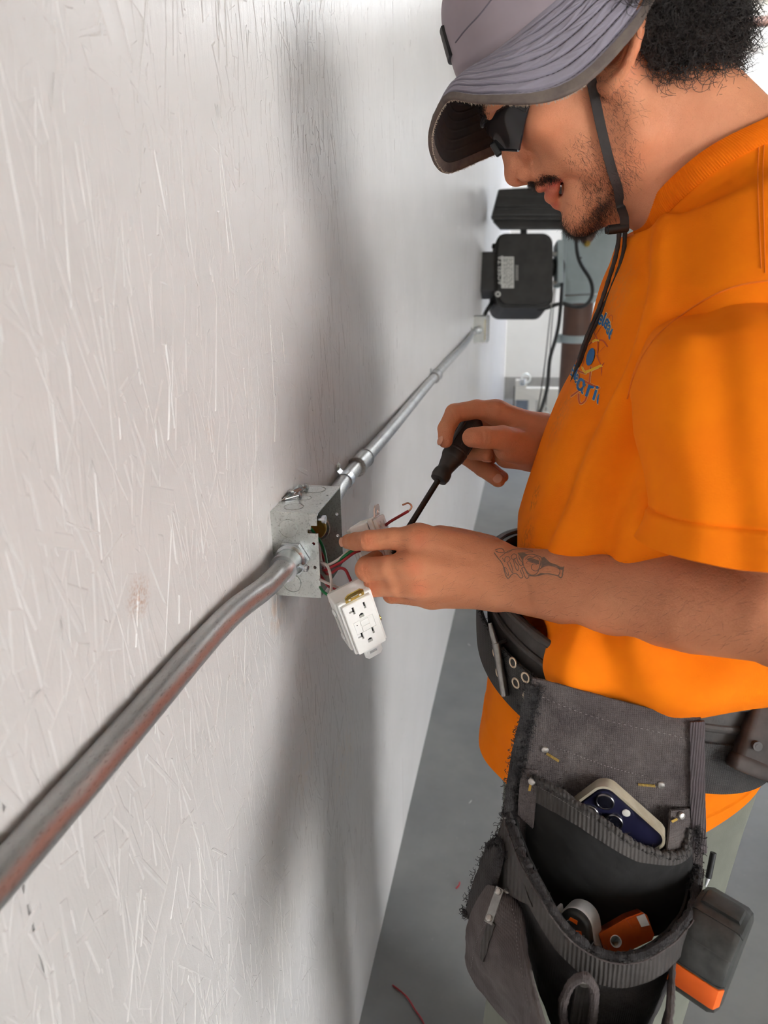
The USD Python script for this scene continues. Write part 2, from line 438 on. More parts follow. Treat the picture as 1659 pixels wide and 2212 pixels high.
# the left wall: painted strand boards, with their strands
SEAM = 2.71
wl = UsdGeom.Xform.Define(stage, '/World/wall_left').GetPrim(); tag(wl, 'white painted strand board wall carrying the conduit', kind='structure')
ye = [SEAM + 1.22 * k for k in range(-6, 6)]
ye = [RY0] + [y for y in ye if RY0 + .1 < y < RY1 - .1] + [RY1]
for zz0, zz1 in ((0.0, 2.44), (2.443, RZ)):
    for a, b in zip(ye[:-1], ye[1:]):
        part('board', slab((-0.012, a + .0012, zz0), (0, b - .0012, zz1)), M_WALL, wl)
part('backing', slab((-0.1, RY0, 0), (-0.0125, RY1, RZ)), M_WHITE, wl)


def flakes():
    """the strands of the board: low chips with bevelled edges, most of them upright"""
    V, F, o = [], [], 0
    n = 21000
    y = rng.uniform(0.02, 1, n) ** 0.85 * 3.4; z = rng.uniform(0.25, 2.25, n)
    ang = rng.normal(0, 0.24, n); odd = rng.random(n) < 0.13; ang[odd] = rng.uniform(-1.4, 1.4, odd.sum())
    L = rng.lognormal(math.log(0.055), 0.45, n).clip(.015, .14); W = rng.lognormal(math.log(0.0075), 0.65, n).clip(.0016, .026)
    H = rng.uniform(0.00012, 0.00050, n) * np.where(W < .005, 1.5, 1) * np.clip(2.3 - 1.9 * y, .15, 1.6)
    tx, tz = rng.normal(0, 0.016, n), rng.normal(0, 0.003, n)
    cu, cv = np.cos(ang), np.sin(ang)
    # outline corners (across, along), slightly ragged
    base = np.array([(-1, -1), (1, -1), (1, 1), (-1, 1)], float)
    q = base[None] * np.stack([W / 2, L / 2], 1)[:, None] * rng.uniform(0.72, 1.1, (n, 4, 2))
    q[:, 0, 1] -= rng.uniform(0, .35, n) * W; q[:, 2, 1] += rng.uniform(0, .35, n) * W
    bev = np.minimum(0.0022, W * 0.36)
    qi = q - np.sign(q) * np.minimum(bev[:, None, None], np.abs(q) * .6)
    def world(p, h):
        yy = y[:, None] + p[..., 0] * cu[:, None] + p[..., 1] * cv[:, None]
        z2 = z[:, None] - p[..., 0] * cv[:, None] + p[..., 1] * cu[:, None]
        return np.stack([h, yy, z2], -1)
    top = H[:, None] + np.abs(0) + qi[..., 0] * tx[:, None] * 0.9 + qi[..., 1] * tz[:, None]
    a = world(q, np.full((n, 4), -0.0003)); b = world(qi, top.clip(-0.0002, 0.0014))
    v = np.concatenate([a, b], 1).reshape(-1, 3)
    loc = np.array([(4, 5, 6), (4, 6, 7)] + [t for i in range(4) for t in ((i, (i + 1) % 4, 4 + (i + 1) % 4), (i, 4 + (i + 1) % 4, 4 + i))])
    f = (np.arange(n)[:, None, None] * 8 + loc[None]).reshape(-1, 3)
    return v, f


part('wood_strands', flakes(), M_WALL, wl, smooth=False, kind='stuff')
part('trim_1', slab((0.0, RY1 - .012, 0), (RX1, RY1, 0.24)), M_CURB, label='low grey curb along the foot of the far wall', kind='structure')

# ---------------------------------------------------------------- conduit, boxes
M_EMT = M('galvanised_conduit', (0.50, 0.50, 0.49), 0.34, 1.0, var=(0.36, 0.355, 0.35), vscale=22, vdetail=6, bump=0.12, bscale=900, bdist=0.0003, rvar=0.12)


def near_extra(n, l, co):
    # a reddish scuffed streak along the underside, scuffed grey on top
    n['geo'] = ('geometry', {}); n['sn'] = ('separate_xyz', {}); n['nn'] = ('noise_texture', {'scale': 14.0, 'detail': 6.0, 'roughness': 0.7})
    n['a'] = ('math', {'math_type': 'multiply_add', 'value2': 0.5, 'value3': 0.0})
    n['b1'] = ('math', {'math_type': 'add'})
    n['rs'] = ('rgb_ramp', {'ramp': [(0.0, (0, 0, 0)), (0.30, (0, 0, 0)), (0.44, (1, 1, 1)), (0.56, (1, 1, 1)), (0.70, (0, 0, 0)), (1.0, (0, 0, 0))]})
    n['of'] = ('math', {'math_type': 'multiply_add', 'value2': -0.5, 'value3': 0.36})
    n['xs'] = ('mix', {'color2': (0.42, 0.225, 0.185)})
    n['sc'] = ('math', {'math_type': 'multiply', 'value2': 0.85})
    l += [('geo.normal', 'sn.vector'), ('sn.z', 'of.value1'), ('tc.object', 'nn.vector'), ('nn.fac', 'a.value1'), ('of.value', 'b1.value1'), ('a.value', 'b1.value2'),
          ('b1.value', 'rs.fac'), ('rs.color', 'sc.value1'), ('sc.value', 'xs.fac'), ('vm.color', 'xs.color1'), ('xs.color', 'p.base_color')]
    l.remove(('vm.color', 'p.base_color'))


M_EMTN = M('scuffed_conduit', (0.43, 0.425, 0.415), 0.40, 0.85, var=(0.31, 0.305, 0.30), vscale=40, vdetail=6, bump=0.25, bscale=700, bdist=0.0003, rvar=0.12, stretch=(1, 0.25, 1), extra=near_extra)
M_ZINC = M('bright_zinc', (0.72, 0.75, 0.78), 0.22, 1.0, var=(0.58, 0.61, 0.64), vscale=60, bump=0.1, bscale=300, bdist=0.0004)
M_STEEL = M('galvanised_sheet', (0.66, 0.68, 0.655), 0.38, 1.0, var=(0.58, 0.60, 0.578), vscale=55, vdetail=6, bump=0.15, bscale=420, bdist=0.0003, rvar=0.1)
M_DARK = M('dark_recess', (0.03, 0.028, 0.026), 0.7)
M_BRASS = M('brass', (0.75, 0.55, 0.16), 0.25, 1.0, var=(0.66, 0.47, 0.13), vscale=90)
PZ, PXO = 1.1365, 0.0122
RP = 0.0117
BY0, BY1, BZ0, BZ1, BD = 0.7022, 0.8042, 1.0818, 1.1840, 0.0540
KC = on_plane(622, 1203, 1, BY0); KX, KZ = 0.0225, 1.1300

near = thing('conduit', 'near metal conduit with a scuffed reddish streak, running up to the open junction box', 'conduit', (PXO, 0.3, PZ))
pth = spline([(PXO, -0.55, PZ), (PXO, -0.2, PZ), (PXO, 0.2, PZ), (PXO, 0.42, PZ), (PXO + .0002, 0.520, PZ), (PXO + .0030, 0.565, PZ - .001), (PXO + .0085, 0.612, PZ - .0045), (KX, 0.655, KZ), (KX, BY0 - .012, KZ)], 160)
part('pipe', sweep(pth, RP, 40), M_EMTN, near, smooth=60)


def connector(y0, d, prnt, mat=None):
    """set-screw connector: sleeve from the box wall at y0, pointing to y direction d"""
    mat = mat or M_ZINC
    R = frame((0, d, 0)); o = (KX, y0, KZ)
    part('connector', place(lathe([(.0172, 0), (.0172, .003), (.0178, .004), (.0178, .0085), (.0160, .0105), (.0150, .012), (.0150, .030), (.0158, .0305), (.0158, .0325), (.0122, .0327)], 40), R, o), mat, prnt, label='bright zinc set-screw connector')
    nut = m3.Manifold.cylinder(.0055, .0205, .0205, 6).to_mesh()
    part('lock_collar', place((nut.vert_properties[:, :3], nut.tri_verts), R, (KX, y0 + d * .001, KZ)), mat, prnt, smooth=False)
    s0 = np.array([KX + .0146, y0 + d * .019, KZ - .001]); sd = norm([0.95, -0.22, -0.18])
    part('set_screw', cat(cyl(s0, s0 + sd * .006, .0026, 16), cyl(s0 + sd * .006, s0 + sd * .0075, .0042, 18), cyl(s0 + sd * .0075, s0 + sd * .0105, .0034, 18), cyl(s0 + sd * .0104, s0 + sd * .0112, .0018, 12)), mat, prnt)


connector(BY0, -1, near)
# a pencil tick on the pipe
tk = pth[np.argmin(np.abs(pth[:, 1] - on_plane(400, 1441, 0, PXO + .008)[1]))]
far = thing('conduit', 'far metal conduit running from the open junction box along the wall to the distant box', 'conduit', (PXO, 2.2, PZ))
pth2 = spline([(KX, BY1 + .012, KZ), (KX, BY1 + .045, KZ), (KX - .003, .870, KZ + .0015), (PXO + .003, 0.915, PZ - .001), (PXO, .965, PZ), (PXO, 1.1, PZ), (PXO, 1.6, PZ), (PXO, 2.4, PZ), (PXO, 3.2, PZ), (PXO, 3.42, PZ), (KX, 3.50, PZ)], 200)
part('pipe', sweep(pth2, RP, 32), M_EMT, far, smooth=60)
connector(BY1, 1, far)
for yc in (1.085, 2.02):   # couplings where two lengths meet
    part('coupling', place(lathe([(.0122, 0), (.0158, .0003), (.0162, .002), (.0148, .004), (.0148, .056), (.0162, .058), (.0158, .06), (.0122, .0602)], 32), frame((0, 1, 0)), (PXO, yc - .03, PZ)), M_EMT, far)
def strap(yc, prnt):
    a = np.linspace(-0.15 * math.pi, 1.0 * math.pi, 20)
    ring = np.stack([PXO + (RP + .0006) * np.sin(a) * 1.0, np.full_like(a, yc), PZ + (RP + .0006) * np.cos(a)], 1)
    tab = np.array([(.0014, yc, PZ + .0245), (.0014, yc, PZ + .016)])
    part('strap', sweep(np.vstack([tab, ring]), 1.0, up=(0, 1, 0), section=np.array([(-.0006, -.009), (.0006, -.009), (.0006, .009), (-.0006, .009)])), M_ZINC, prnt)
    part('strap_screw', cat(cyl((-.002, yc, PZ + .021), (.0045, yc, PZ + .021), .004, 6), cyl((.002, yc, PZ + .021), (.0032, yc, PZ + .021), .006, 20)), M_STEEL, prnt)
for yc in (0.985, 2.0, 3.35): strap(yc, far)

# the open junction box: folded sheet steel, open to the room
box = thing('junction_box', 'open square galvanised junction box on the wall with wires spilling out', 'junction box', (BD / 2, (BY0 + BY1) / 2, BZ0))
T = 0.0016
bm = m3.Manifold.cube((BD, BY1 - BY0, BZ1 - BZ0)).translate((0, BY0, BZ0)) - m3.Manifold.cube((BD, BY1 - BY0 - 2 * T, BZ1 - BZ0 - 2 * T)).translate((T, BY0 + T, BZ0 + T))


def ycyl(x, z, r, y, h, n=32): return m3.Manifold.cylinder(h, r, r, n).rotate((-90, 0, 0)).translate((x, y - h / 2, z))
def zcyl(x, y, r, z, h, n=32): return m3.Manifold.cylinder(h, r, r, n).translate((x, y, z - h / 2))


KOS = [(.0203, 1.1650), (.0205, 1.0985)]
for x, z in KOS:
    for yy in (BY0, BY1): bm = bm - (ycyl(x, z, .0113, yy, .0026) - ycyl(x, z, .0102, yy, .0026))
KOT = [(.0215, .7215, .0115), (.0260, .7870, .0138), (.0240, .7535, .0085)]
for x, y, r in KOT: bm = bm - (zcyl(x, y, r, BZ1, .0024) - zcyl(x, y, r - .0010, BZ1, .0024))
for x, z in ((.0484, 1.1482), (.0485, 1.1196)):
    for yy in (BY0, BY1): bm = bm - ycyl(x, z, .0019, yy, .01, 20)
for x, y in ((.0478, .7378), (.0477, .7672)): bm = bm - zcyl(x, y, .0014, BZ1, .01, 20)
bm = bm - m3.Manifold.cube((.0085, .02, .020)).translate((BD - .0078, BY0 - .01, BZ1 - .0235)) - m3.Manifold.cube((.012, .02, .0045)).translate((BD - .0118, BY0 - .01, BZ1 - .0235))
part('box_body', bm, M_STEEL, box, smooth=25)
for x, z in KOS: part('knockout', place(lathe([(.0101, 0), (.0101, .0006), (.0098, .0008), (.0, .0008)], 36), frame((0, -1, 0)), (x, BY0 + .0004, z)), M_STEEL, box)
for x, y, r in KOT: part('knockout', place(lathe([(r - .0013, 0), (r - .0013, .0003), (r - .0016, .0005), (0, .0005)], 36), None, (x, y, BZ1 - .0002)), M_STEEL, box)
for x, z in ((.0095, 1.1650), (.0112, 1.0975)): part('pry_dimple', cyl((x, BY0, z), (x, BY0 - .0012, z), .0022, 16), M_STEEL, box)
part('cover_tab', cat(place(rbox(.0095, .006, .0016, .0005), None, (BD - .0050, BY0 + .003, BZ1 - .003)), place(rbox(.0095, .0016, .012, .0005), None, (BD - .0052, BY0 + .0005, BZ1 - .0085))), M_STEEL, box)
sc0 = np.array([BD - .0085, BY0 + .006, BZ1 - .0085])
part('cover_screw', cat(cyl(sc0, sc0 + (.013, 0, 0), .0019, 14), cyl(sc0 + (.013, 0, 0), sc0 + (.0165, 0, 0), .0046, 22), cyl(sc0 + (.0163, 0, 0), sc0 + (.0170, 0, 0), .0030, 12)), M_ZINC, box)
part('locknut', place(lathe([(.0128, 0), (.0165, .0), (.0172, .0015), (.0165, .0038), (.0128, .004)], 14), frame((0, -1, 0)), (KX, BY1 - T, KZ)), M_ZINC, box)
part('bushing', cat(place(lathe([(.0112, 0), (.0132, .0), (.0132, .007), (.0122, .0085), (.0112, .0085)], 32), frame((0, -1, 0)), (KX, BY1 - T, KZ))), M_BRASS, box, label='brass-toned bushing of the far connector')
part('locknut', place(lathe([(.0128, 0), (.0165, .0), (.0172, .0015), (.0165, .0038), (.0128, .004)], 14), frame((0, 1, 0)), (KX, BY0 + T, KZ)), M_ZINC, box)
part('conduit_mouth', place(lathe([(0, 0), (.0110, .0), (.0110, .0004)], 28), frame((0, -1, 0)), (KX, BY1 - T - .004, KZ)), M_DARK, box)
part('ground_screw', place(lathe([(.0055, 0), (.0055, .003), (.0035, .0045), (0, .0046)], 18), frame((1, 0, 0)), (T, .745, 1.158)), M_ZINC, box)

# far box
fb = thing('junction_box', 'small distant junction box on the white wall below the black motor housing', 'junction box', (.03, 3.55, 1.07))
FB0, FB1 = 3.50, 3.61
fbm = m3.Manifold.cube((.052, FB1 - FB0, .122)).translate((0, FB0, 1.075)) - m3.Manifold.cube((.06, FB1 - FB0 - .0032, .1188)).translate((.0016, FB0 + .0016, 1.0766))
part('box_body', fbm, M_STEEL, fb)
part('device_ring', m3.Manifold.cube((.012, .004, .122)).translate((.056, FB0, 1.075)) + m3.Manifold.cube((.012, .004, .122)).translate((.056, FB1 - .004, 1.075)) + m3.Manifold.cube((.012, FB1 - FB0, .006)).translate((.056, FB0, 1.075)) + m3.Manifold.cube((.012, FB1 - FB0, .006)).translate((.056, FB0, 1.191)), M_ZINC, fb)
for k in (0, 1): part('tie_bar', place(rbox(.005, .004, .098, .001), None, (.0545, FB0 + .004 + .1 * k, 1.136)), M_BRASS, fb)
part('connector', place(lathe([(.018, 0), (.018, .006), (.0155, .008), (.0155, .03), (.0122, .031)], 24), frame((0, -1, 0)), (KX, FB0, PZ)), M_ZINC, fb)
end = thing('conduit', 'last short conduit rising from the distant box to the black motor housing', 'conduit', (PXO, 3.8, PZ))
part('pipe', sweep(spline([(KX, FB1, 1.150), (KX, 3.70, 1.155), (.03, 3.85, 1.185), (.06, 3.98, 1.24)], 30), RP, 20), M_EMT, end)
part('connector', place(lathe([(.018, 0), (.018, .006), (.0155, .008), (.0155, .03), (.0122, .031)], 24), frame((0, 1, 0)), (KX, FB1, 1.150)), M_ZINC, end)
# ---------------------------------------------------------------- the person: one continuous body surface
mm = 0.001
_A = P(1200, 320, 0.68)
LH = -norm(0.85 * norm(_A - CAM) + 0.15 * CF)                                  # the head's left side


def H(px, py, lat=0.0):
    """a point of the head: where a pixel's ray meets its mid-plane, moved lat millimetres to its left side"""
    r = RW @ np.array([(px - CX) / FPX, (py - CY) / FPX, 1.0])
    return CAM + r * (((_A - CAM) @ LH) / (r @ LH)) + LH * lat * mm


TRG = H(1318, 165)
_e = norm(H(1088, 385) - TRG); _sd = np.cross(LH, _e); _sd = _sd * np.sign(_sd @ CU)
FH = _e * math.cos(.1465) + _sd * math.sin(.1465); UH = _sd * math.cos(.1465) - _e * math.sin(.1465)   # face forward, head up
AH = np.column_stack([FH, UH, LH])


def tr(f, u, l=0.0):
    """a point of the head from the ear's tragus: millimetres forward, up, to its left"""
    return TRG + (FH * f + UH * u + LH * l) * mm


sk = Field()
# skull and face
sk.ell(tr(-2, 48), (.094, .080, .076), AH, .01)
sk.ell(tr(38, 24), (.066, .062, .064), AH, .02)
sk.ell(tr(52, -6), (.036, .055, .052), AH, .015)
sk.ell(tr(50, -46), (.028, .042, .037), AH, .015)
for s in (-1, 1):
    sk.cone(tr(8, -56, 51 * s), tr(76, -84, 13 * s), .0150, .0150, .014)
    sk.cone(tr(2, -8, 62 * s), tr(8, -54, 53 * s), .013, .014, .025)
    sk.ell(tr(66, 3, 44 * s), (.020, .016, .018), AH, .02)
    sk.ell(tr(34, -34, 44 * s), (.038, .036, .017), AH, .018)
    sk.cone(tr(100, 36, 8 * s), tr(92, 38, 42 * s), .011, .012, .012)          # brow ridge
sk.ell(H(1255, 472), (.0165, .0140, .020), AH, .010)                           # chin
sk.cone(H(1262, 466), H(1332, 441), .0155, .0170, .012)
# muzzle
for s in (-1, 1): sk.ell(tr(63, -24, 33 * s), (.018, .022, .014), AH, .016)
sk.chain([tr(77, -36, 25), tr(89, -32, 12), tr(92, -31, 0), tr(89, -32, -12), tr(77, -36, -25)], [.0120, .0095, .0085, .0095, .0120], .012)
sk.chain([tr(71, -66, 22), tr(81, -68, 0), tr(71, -66, -22)], [.012, .0090, .012], .008)
# mouth opening, then lips
sk.ell(H(1196, 417), (.027, .0068, .023), AH, .004, 's')
UPL = [tr(81, -46, 25), tr(88.5, -46, 18), tr(96.5, -44.5, 10), H(1168, 402), tr(96.5, -44.5, -10), tr(88.5, -46, -18), tr(81, -46, -25)]
LOL = [tr(81, -47, 25), tr(87, -53, 17.5), tr(92.5, -58, 9), H(1206, 437), tr(92.5, -58, -9), tr(87, -53, -17.5), tr(81, -47, -25)]
sk.chain(UPL, [.0032, .0044, .0052, .0050, .0052, .0044, .0032], .003)
sk.chain(LOL, [.0030, .0050, .0060, .0062, .0060, .0050, .0030], .003)
# nose
sk.cone(tr(98, 24), H(1106, 338), .0070, .0088, .010)
for s in (-1, 1): sk.cone(tr(93, 20, 7 * s), H(1120, 352, 9 * s), .008, .0095, .010)
sk.ell(H(1116, 375), (.0120, .0115, .0130), AH, .007)
for s in (-1, 1):
    sk.ell(H(1140, 370, 14.5 * s), (.0112, .0098, .0076), AH, .0022)
    sk.ell(H(1131, 386, 9.5 * s), (.0052, .0060, .0036), AH, .002, 's')
sk.cone(H(1118, 389), H(1150, 386), .0042, .005, .004)
# eyes sunk beside the bridge, behind the glasses
for s in (-1, 1):
    sk.ell(tr(88, 20, 32 * s), (.016, .014, .017), AH, .012, 's')
    sk.ell(tr(84, 20, 31 * s), (.0122, .0122, .0122), AH, .003)
# ears
for s in (-1, 1):
    ec = tr(-7, 8, 75 * s); e1 = norm(UH * .62 - FH * .78 + LH * .12 * s); fu = norm(FH * .62 + UH * .78); e0 = norm(fu * .74 - LH * .67 * s); e0 = norm(e0 - e1 * (e0 @ e1)); e2 = np.cross(e0, e1); e2 = e2 * np.sign(e2 @ LH) * s
    eA = np.column_stack([e0, e1, e2])
    th = np.linspace(-0.55 * math.pi, 1.10 * math.pi, 16)
    rim = [ec + eA @ np.array([-.0140 * math.cos(t + .35), .0285 * math.sin(t + .35), .004 + .003 * math.sin(t)]) for t in th]
    sk.ell(ec, (.0150, .029, .0050), eA, .006)
    sk.chain(rim, [.0045] * 16, .0012)
    sk.ell(ec + eA @ np.array([.004, -.003, .006]), (.0085, .013, .006), eA, .004, 's')
    sk.ell(ec + eA @ np.array([-.0015, -.027, .0015]), (.0085, .0105, .0048), eA, .005)
    sk.ell(tr(0, 0, 66 * s), (.0055, .006, .0035), AH, .004)
# neck
sk.cone(H(1450, 226), H(1575, 352), .053, .055, .02)
sk.cone(tr(-8, -20), H(1500, 330), .052, .052, .02)
sk.cone(tr(14, -58), H(1455, 425), .040, .044, .02)
for s, a in ((1, np.array((.447, .665, 1.380))), (-1, np.array((.447, .885, 1.380)))):
    sk.cone(H(1590, 350) + LH * .020 * s, a, .036, .034, .02)                  # trapezius to the shoulder
# chest core (inside the shirt)
sk.ell((.458, .775, 1.34), (.080, .130, .10), None, .04)
sk.cone((.445, .775, 1.31), (.40, .755, 1.0), .092, .098, .04)
# near (left) arm
SH = np.array((.450, .655, 1.350)); EL = P(1695, 1328, .545)
sk.cone(SH, EL, .050, .041, .02)
fa = [(1659, 1310, .552, .0432), (1500, 1297, .592, .0440), (1400, 1290, .620, .0402), (1300, 1281, .645, .0370), (1215, 1267, .668, .0338)]
sk.cone(EL, P(*fa[0][:3]), .0415, fa[0][3], .004)
for a, b in zip(fa[:-1], fa[1:]): sk.cone(P(*a[:3]), P(*b[:3]), a[3], b[3], .001)
sk.cone(P(1215, 1258, .668), P(1082, 1234, .704), .0302, .0248, .004); sk.cone(P(1215, 1276, .668), P(1082, 1262, .704), .0302, .0252, .004)
# near hand: back of the hand, then fingers
MC = dict(i=P(905, 1163, .724), m=P(893, 1222, .717), r=P(905, 1264, .724), p=P(932, 1288, .738))
for key, wr_, r0, r1 in (('i', P(1065, 1208, .712), .0205, .0150), ('m', P(1068, 1232, .704), .0195, .0145), ('r', P(1068, 1256, .704), .0195, .0135), ('p', P(1066, 1278, .712), .0180, .0125)):
    sk.cone(wr_, MC[key], r0, r1, .012)
sk.ell(P(980, 1215, .745), (.048, .030, .018), np.column_stack([CR, CU, CF]), .02)
sk.cone(P(1050, 1200, .735), P(950, 1168, .748), .021, .016, .012)
for key in 'imr': sk.ell(MC[key] - CF * .006, (.0135, .0105, .0105), np.column_stack([CR, CU, CF]), .006)
FL_ = dict(
    i=([MC['i'], P(850, 1163, .728), P(797, 1168, .737), P(768, 1170, .757), P(752, 1170, .772)], [.0125, .0110, .0108, .0096, .0082]),
    m=([MC['m'], P(840, 1226, .722), P(793, 1230, .738), P(792, 1222, .764), P(812, 1206, .777)], [.0138, .0122, .0125, .0105, .0088]),
    r=([MC['r'], P(858, 1266, .728), P(808, 1266, .744), P(806, 1256, .768), P(828, 1238, .780)], [.0128, .0112, .0112, .0098, .0084]),
    p=([MC['p'], P(895, 1288, .742), P(846, 1284, .756), P(838, 1272, .776), P(852, 1256, .786)], [.0112, .0096, .0095, .0086, .0074]),
    t=([P(1030, 1198, .745), P(950, 1170, .772), P(890, 1166, .800), P(845, 1168, .806)], [.0170, .0140, .0122, .0098]))
for key, (pts, rr) in FL_.items():
    sk.chain(pts[:2], rr[:2], .009)
    sk.chain(pts[1:], rr[1:], .0022)
# far (right) hand and forearm
EW = np.array((.470, .985, 1.180)); SHR = np.array((.450, .895, 1.350))
WR = P(1190, 955, .855)
sk.cone(SHR, EW, .050, .040, .02); sk.cone(EW, P(1240, 960, .885), .040, .034, .02)
sk.cone(P(1240, 952, .885), P(1178, 942, .853), .0290, .0255, .004); sk.cone(P(1240, 968, .885), P(1178, 966, .853), .0290, .0255, .004)
MR = dict(i=P(1072, 891, .842), m=P(1078, 905, .868), r=P(1090, 925, .886), p=P(1105, 950, .895))
for key, wr_, r0, r1 in (('i', P(1160, 932, .848), .0205, .0140), ('m', P(1165, 942, .855), .0200, .0140), ('r', P(1165, 955, .862), .0195, .0130), ('p', P(1165, 968, .868), .0180, .0125)):
    sk.cone(wr_, MR[key], r0, r1, .012)
sk.cone(P(1160, 972, .842), P(1098, 965, .822), .0215, .0175, .014)            # ball of the thumb
sk.cone(P(1150, 985, .855), P(1095, 985, .862), .0175, .0150, .014)
FR_ = dict(
    i=([MR['i'], P(1030, 884, .838), P(982, 893, .832), P(964, 926, .818), P(962, 952, .812)], [.0128, .0112, .0112, .0098, .0084]),
    m=([MR['m'], P(1020, 915, .880), P(990, 948, .884), P(1020, 975, .866), P(1050, 982, .848)], [.0130, .0112, .0110, .0098, .0085]),
    r=([MR['r'], P(1040, 948, .898), P(1006, 985, .892), P(1042, 1012, .872), P(1076, 1037, .856)], [.0120, .0106, .0108, .0100, .0088]),
    p=([MR['p'], P(1070, 978, .906), P(1042, 1002, .905), P(1066, 1018, .892), P(1086, 1030, .882)], [.0110, .0095, .0092, .0084, .0072]),
    t=([P(1140, 962, .828), P(1085, 946, .806), P(1046, 945, .794), P(1020, 945, .790)], [.0170, .0140, .0124, .0112]))
for key, (pts, rr) in FR_.items():
    sk.chain(pts[:2], rr[:2], .009)
    sk.chain(pts[1:], rr[1:], .0022)
HRES = 0.00165
sv, sf = sk.mesh((.03, .44, .86), (.66, 1.14, 1.80), HRES)
sv = relax(sv, sf, 2)
# sinews on the backs of the hands, creases over the finger joints
snv = vnormals(sv, sf)
def along(a, b, amp, w, face):
    ab = b - a; t = np.clip((sv - a) @ ab / (ab @ ab), 0, 1); d = sv - a - t[:, None] * ab; dn = d - snv * (d * snv).sum(1, keepdims=True)
    m_ = (np.linalg.norm(d, axis=1) < .03) & ((snv @ face) > .35)
    return np.where(m_, amp * np.exp(-(np.linalg.norm(dn, axis=1) / w) ** 2) * np.sin(np.pi * np.clip(t, .04, 1)) ** .5, 0)
dsp = np.zeros(len(sv))
for k, o in (('i', (1040, 1207)), ('m', (1045, 1226)), ('r', (1050, 1246)), ('p', (1052, 1264))): dsp += along(P(*o, .69), MC[k] - CF * .006, .0011, .0042, -CF)
dsp += along(P(1010, 1270, .69), P(930, 1232, .70), .0007, .003, -CF) + along(P(1200, 1300, .64), P(1420, 1330, .59), .0008, .004, -CF)
def crease_at(J, ax, rad, amp, per, face):
    d = sv - J; t = d @ ax; r_ = np.linalg.norm(d, axis=1)
    return np.where((snv @ face) > .1, -amp * np.exp(-(r_ / rad) ** 2) * np.cos(t * 2 * np.pi / per), 0)
for pts, fc in [(FL_[k][0], -CF) for k in 'imrp'] + [(FR_['t'][0], -CF), (FR_['i'][0], -CF), (FR_['r'][0], -CF)]:
    for q in (2,) if len(pts) > 4 else (2,):
        a_ = norm(np.array(pts[q]) - np.array(pts[q - 1])); dsp += crease_at(np.array(pts[q]) + fc * .008, a_, .0095, .00045, .0052, fc)
sv = sv + snv * dsp[:, None]
# legs, inside the trousers, down to the boots
lg = Field()
for s in (-1, 1):
    lg.cone((.385, .755 + .070 * s, .95), (.355, .757 + .105 * s, .52), .075, .055, .03)
    lg.cone((.355, .757 + .105 * s, .52), (.41, .757 + .11 * s, .09), .055, .038, .03)
    lg.cone((.44, .757 + .11 * s, .06), (.29, .757 + .125 * s, .035), .038, .030, .02)
lv, lf = lg.mesh((.2, .5, -.02), (.6, 1.0, 1.12), .006)


# skin tints: lips, nose, knuckles, shaven jaw
tint = np.ones((len(sv), 3))


def wash(points, rad, col, soft=2.0, only=None):
    d = cKDTree(np.atleast_2d(points)).query(sv)[0]
    w = np.clip((rad - d) / (rad / soft), 0, 1)[:, None]
    if only is not None: w = w * only[:, None]
    tint[:] = tint * (1 - w) + w * tint * np.asarray(col)


def dense(pts, n=30): return spline(pts, n)


uplip = dense([p - UH * .001 for p in UPL]); lolip = dense(LOL)
wash(uplip, .0072, (0.90, 0.58, 0.66), 2.5); wash(lolip, .0084, (0.92, 0.56, 0.64), 2.5)
wash([H(1116, 374), H(1131, 368, 9), H(1131, 368, -9)], .019, (1.02, 0.86, 0.84), 1.2)
wash([tr(70, -2, 55), tr(70, -2, -55)], .03, (1.03, 0.92, 0.88), 1.0)
wash([MC[k] - CF * .016 for k in 'imr'] + [FL_[k][0][2] - CF * .01 for k in 'imrp'], .013, (1.0, 0.80, 0.76), 1.2)
wash([FL_[k][0][-1] for k in FL_] + [FR_[k][0][-1] for k in FR_], .014, (1.03, 0.86, 0.84), 1.2)
wash([tr(-18, 2, 78), tr(-18, 2, -78)], .03, (1.05, 0.84, 0.80), 1.2)
wash(dense([tr(20, -62, 50), tr(60, -92, 22), tr(74, -92, 0), tr(60, -92, -22), tr(20, -62, -50)], 60), .030, (0.86, 0.82, 0.80), 1.0)
# forearms and hands are browner than the neck and the face
arm = np.clip((1.30 - sv[:, 2]) / .06, 0, 1)[:, None]
tint[:] = tint * (1 - arm) + arm * tint * np.array((0.80, 0.76, 0.72))


def skin_extra(n, l, co):
    n['fn'] = ('noise_texture', {'scale': 900.0, 'detail': 3.0}); n['fr'] = ('map_range', {'from_min': 0.62, 'from_max': 0.78, 'to_max': 0.30, 'clamp': True})
    n['fm'] = ('mix', {'color2': (0.30, 0.125, 0.07)})
    l += [('tc.object', 'fn.vector'), ('fn.fac', 'fr.value'), ('fr.result', 'fm.fac'), ('tm.color', 'fm.color1'), ('fm.color', 'p.base_color')]
    l.remove(('tm.color', 'p.base_color'))
    # creases: fine stretched cells
    n['vo'] = ('voronoi_texture', {'feature': 'distance_to_edge', 'scale': 520.0}); n['vw'] = ('map_range', {'from_min': 0.0, 'from_max': 0.09, 'clamp': True})
    n['b2'] = ('bump', {'strength': 0.4, 'distance': 0.0004})
    l += [('tc.object', 'vo.vector'), ('vo.distance', 'vw.value'), ('vw.result', 'b2.height'), ('b2.normal', 'b.normal')]


